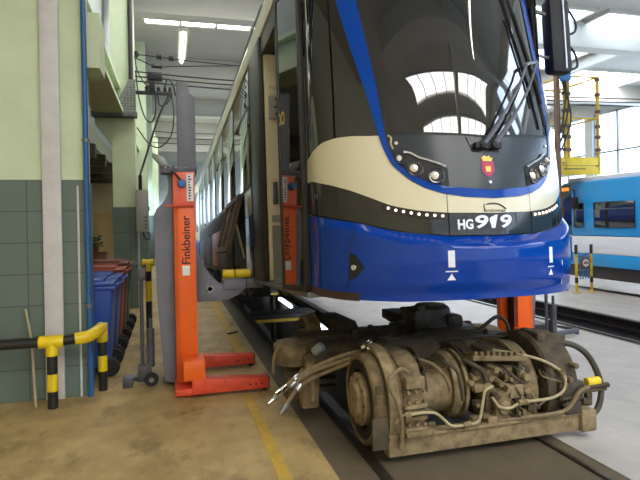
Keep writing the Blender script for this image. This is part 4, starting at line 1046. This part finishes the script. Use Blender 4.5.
# roof lamps along the aisle
def lamp(x, y, z, l, label):
    r = empty('ceiling_light', (x, y, z), label, 'lamp', 'roof lamps')
    d = MB(); d.box(x - .11, x + .11, y, y + l, z + .05, z + .12, .01); d.build('housing', ROOFB, r)
    d = MB(); d.cyl((x, y + .05, z + .02), (x, y + l - .05, z + .02), .035, seg=12); d.build('tube', LAMPE, r)
    d = MB(); d.cyl((x, y + .3, z + .1), (x, y + .3, ZC), .012, seg=6); d.cyl((x, y + l - .3, z + .1), (x, y + l - .3, ZC), .012, seg=6); pieces(d, 'hanger', STEEL, r)
lamp(.40, 13.4, 6.3, 2.6, 'yellowish tube lamp hanging from the roof above the grey mast')
lamp(.40, 4.0, 6.3, 2.6, 'tube lamp hanging from the roof over the left aisle, near')
lamp(4.6, 1.0, 6.3, 3.0, 'tube lamp over the right aisle, nearest the camera')
lamp(4.6, 8.0, 6.3, 3.0, 'tube lamp over the right aisle beside the tram')

# pit lamps and bridges
for k, y in enumerate((8.4, 12.1, 15.0, 18.6)):
    r = empty('pit_lamp', (PX1 - .08, y, -.25), 'white tube lamp on the pit wall, number %s from the bogie' % ['one', 'two', 'three', 'four'][k], 'lamp', 'pit lamps')
    r['label'] = ['white tube lamp on the pit wall behind the bogie', 'white tube lamp on the pit wall between the two pit bridges', 'white tube lamp on the pit wall beyond the farther pit bridge', 'farthest white tube lamp on the pit wall'][k]
    d = MB(); d.box(PX1 - .06, PX1 - .04, y, y + 1.4, -.32, -.18, .005); d.build('housing', STEEL, r)
    d = MB(); d.cyl((PX1 - .09, y + .04, -.25), (PX1 - .09, y + 1.36, -.25), .035, seg=12); d.build('tube', PITLAMP, r)
for y, lb in ((9.9, 'nearer yellow-edged steel bridge across the inspection pit'), (13.6, 'farther yellow-edged steel bridge across the inspection pit')):
    r = empty('pit_bridge', (2.02, y, 0), lb, 'bridge', 'pit bridges')
    d = MB(); d.box(PX0 + .06, PX1 - .06, y, y + .55, -.1, -.02, .005); d.build('deck', PITS, r)
    d = MB(); d.box(PX0 + .06, PX1 - .06, y - .02, y, -.16, -.10, .004); d.build('yellow_edge', YELD, r)
    d = MB()
    for x in (PX0 + .10, PX1 - .22): d.box(x, x + .06, y + .05, y + .5, -1.4, -.1, .004)
    pieces(d, 'leg', DUSTD, r)
# debris on the floor
for (x, y, lb) in ((.84, 8.3, 'small dark metal clip lying on the left floor, left one'), (.92, 8.35, 'curved dark metal clip lying on the left floor, right one')):
    d = MB(); d.tube([(x - .03, y, .012), (x, y + .02, .014), (x + .03, y + .02, .012), (x + .035, y - .02, .03)], .012, 6); tag(d.build('metal_clip', INK), lb, 'debris', 'clips on the floor')
wire('floor_cable', [(3.4, 6.6, .02), (4.2, 6.75, .02), (5.0, 6.5, .02)], .014, 'thin dark cable lying on the pale floor behind the bogie', 'cable')
wire('hook', [(2.42, 3.7, 1.13), (2.42, 3.7, 1.09), (2.36, 3.68, 1.06), (2.32, 3.67, 1.075)], .01, 'small dark hook hanging under the tram bumper', 'hook')

# light blue tram on the far track
tr = empty('tram', (10.3, 7, 0), 'light blue and white tram standing on the far right track', 'tram')
X0 = 9.2
d = MB(); d.box(X0, 11.5, -3, 11.15, 1.23, 2.5, .08); d.build('upper_body', CYAN, tr)
d = MB(); d.box(X0 - .005, 11.5, -3, 11.2, .84, 1.23, .02); d.build('white_band', TRWHITE, tr)
d = MB(); d.box(X0, 11.5, -3, 11.2, .56, .84, .02); d.build('lower_body', CYAN, tr)
d = MB(); d.box(X0 + .05, 11.4, -3, 11.1, .28, .56, .02); d.build('underframe', DARKP, tr)
d = MB(); d.box(X0, 11.5, -3, 11.1, .06, .28, .02); d.build('skirt', TRWHITE, tr)
d = MB()
for y in (-1, 3, 7.5): d.box(X0 + .3, 11.2, y, y + .5, 0, .1)
pieces(d, 'wheelset', RUBBER, tr)
for a, b_ in ((10.38, 10.70), (8.95, 10.07), (7.5, 8.65), (6.05, 7.2), (4.6, 5.75)):
    d = MB(); d.box(X0 - .008, X0 + .01, a, b_, 1.42, 2.0, .03); w = d.build('window', GLASS, tr)
    d = MB(); d.box(X0 - .012, X0 - .006, a + .03, b_ - .03, 1.83, 1.85); d.build('window_bar', STEEL, w)
d = MB(); d.box(X0 - .01, X0 + .1, 10.77, 11.22, 1.25, 2.44, .03); d.build('cab_glass', GLASS, tr)
d = MB(); d.box(X0 - .01, X0 + .1, 10.77, 11.22, .62, 1.22, .02); d.build('cab_front', PIPEB, tr)
d = MB(); d.box(X0 - .16, X0 - .08, 10.44, 10.62, 1.86, 2.14, .02); d.tube([(X0 - .12, 10.53, 2.12), (X0 - .12, 10.55, 2.3), (X0 + .02, 10.8, 2.3)], .015, 6); d.build('mirror', INK, tr)
d = MB(); d.box(X0 - .014, X0 - .008, 10.84, 11.14, 2.3, 2.38); d.build('destination_light', LAMPA, tr)
d = MB(); d.box(X0 + .1, 11.3, -2.8, 11, 2.48, 2.6, .04); d.build('roof', TRWHITE, tr)
# yellow service platform over that tram
pf = empty('service_platform', (8.62, 10.6, 0), 'yellow high-level platform with railings standing over the light blue tram', 'platform')
d = MB(); d.box(8.66, 9.80, 10.48, 10.52, 2.66, 3.06, .006); d.box(8.66, 9.8, 10.5, 11.9, 2.70, 2.78, .006); d.box(8.64, 8.68, 10.5, 11.9, 2.66, 3.06, .006); d.build('deck', YELLOW, pf)
d = MB(); d.box(8.7, 9.77, 10.472, 10.48, 2.865, 2.872); d.box(8.76, 9.36, 10.472, 10.48, 2.78, 2.80); pieces(d, 'deck_seam', INK, pf)
d = MB()
for x, z in ((8.75, 2.92), (9.68, 2.86)): d.cyl((x, 10.47, z), (x, 10.49, z), .02, seg=8)
pieces(d, 'deck_bolt', INK, pf)
for x, y in ((8.62, 10.5), (8.62, 11.9)):
    d = MB(); d.box(x - .05, x + .05, y - .05, y + .05, 0, 5.3, .006); d.box(x - .12, x + .12, y - .12, y + .12, 0, .02); d.build('leg', BROWN if y < 11 else YELD, pf)
for x, y, z in ((8.83, 10.5, 4.96), (8.97, 10.55, 4.96), (9.75, 10.5, 4.96), (9.75, 11.85, 4.96), (8.83, 11.85, 4.96)):
    d = MB(); d.box(x - .028, x + .028, y - .028, y + .028, 2.74, z, .004); p_ = d.build('post', YELD, pf)
    d = MB()
    for q in (3.2, 3.5, 3.75, 4.1, 4.5, 4.85): d.box(x - .05, x + .05, y - .045, y + .045, q, q + .08, .01)
    pieces(d, 'clamp', BROWN, p_)
for z in (4.95, 3.98):
    d = MB(); d.tube([(8.66, 10.5, z - .02), (9.78, 10.5, z)], .024, 8, 0); d.tube([(9.75, 10.5, z), (9.75, 11.85, z)], .024, 8, 0); d.tube([(8.83, 10.5, z), (8.83, 11.85, z)], .024, 8, 0); d.tube([(8.83, 11.85, z), (9.75, 11.85, z)], .024, 8, 0); pieces(d, 'handrail', YELD, pf)
d = MB(); d.tube([(8.83, 10.52, 3.55), (9.75, 11.8, 4.0)], .022, 8, 0); d.tube([(8.83, 10.5, 4.5), (9.75, 11.8, 4.96)], .022, 8, 0)
for k in range(4): d.box(8.95 + .22 * k, 9.05 + .22 * k, 10.6 + .3 * k, 10.7 + .3 * k, 3.56 + .1 * k, 3.72 + .1 * k, .01)
d.build('brace', BROWN, pf)
d = MB(); d.box(8.66, 8.86, 10.3, 10.45, 4.78, 4.98, .02); d.build('control_pendant', PLUG, pf)
d = MB()
for k in range(3): d.tube([(8.64, 10.44, 5.2 - .1 * k), (8.8 + .06 * k, 10.4, 4.6 - .3 * k), (8.66, 10.44, 3.6 - .2 * k)], .02, 6, 5)
pieces(d, 'hanging_lead', WIRE, pf)
# low yellow gate with a round sign
gt = empty('barrier_gate', (8.8, 9.96, 0), 'small gate of two yellow posts carrying a round sign, right of the bumper', 'gate')
for x in (8.6, 9.0):
    d = MB(); d.cyl((x, 9.96, 0), (x, 9.96, 1.0), .03, seg=12); d.cyl((x, 9.96, 0), (x, 9.96, .015), .09, seg=14); p_ = d.build('post', YELD, gt)
    d = MB(); d.cyl((x, 9.96, .86), (x, 9.96, 1.06), .034, seg=12); d.cyl((x, 9.96, .22), (x, 9.96, .34), .034, seg=12); pieces(d, 'black_band', INK, p_)
for x in (8.7, 8.77, 8.84, 8.91):
    d = MB(); d.cyl((x, 9.96, .3), (x, 9.96, .88), .014, seg=8); d.build('bar', PLUG, gt)
d = MB(); d.tube([(8.6, 9.96, .5), (9.0, 9.96, .5)], .015, 8, 0); d.tube([(8.6, 9.96, .8), (9.0, 9.96, .8)], .012, 8, 0); d.build('cross_rail', STEEL, gt)
d = MB(); d.cyl((8.81, 9.93, .66), (8.81, 9.91, .66), .125, seg=28); sg_ = d.build('sign_disc', WOODC, gt)
d = MB(); d.cyl((8.81, 9.911, .66), (8.81, 9.905, .66), .085, seg=28); d.build('sign_face', PIPEW, sg_)
d = MB(); d.box(8.75, 8.87, 9.90, 9.906, .64, .68); d.build('sign_bar', WOODC, sg_)
# grey ramp frame on the floor by the right dolly
fr = empty('floor_frame', (5.0, 6.6, 0), 'low grey steel frame lying on the pale floor right of the lifting column', 'frame')
d = MB(); d.tube([(4.75, 6.9, .06), (5.45, 7.2, .06), (5.6, 6.5, .06), (4.8, 6.3, .06), (4.75, 6.9, .06)], .035, 8, 0)
for p in ((4.75, 6.9), (5.45, 7.2), (5.6, 6.5), (4.8, 6.3)): d.cyl((p[0], p[1], 0), (p[0], p[1], .06), .03, seg=8)
d.build('tube_frame', LGREYD, fr)
d = MB(); d.box(4.85, 5.3, 6.75, 7.05, .05, .12, .01); d.build('pan', PITS, fr)

# ================================================================== LIGHT AND RENDER SETTINGS
w = bpy.data.worlds.new('world'); sc.world = w; w.use_nodes = True
w.node_tree.nodes['Background'].inputs[0].default_value = (.75, .86, 1, 1); w.node_tree.nodes['Background'].inputs[1].default_value = 1.0
vs = sc.view_settings; vs.view_transform = 'Standard'; vs.look = 'None'; vs.gamma = 1; vs.use_curve_mapping = False
vs.exposure = 0.9
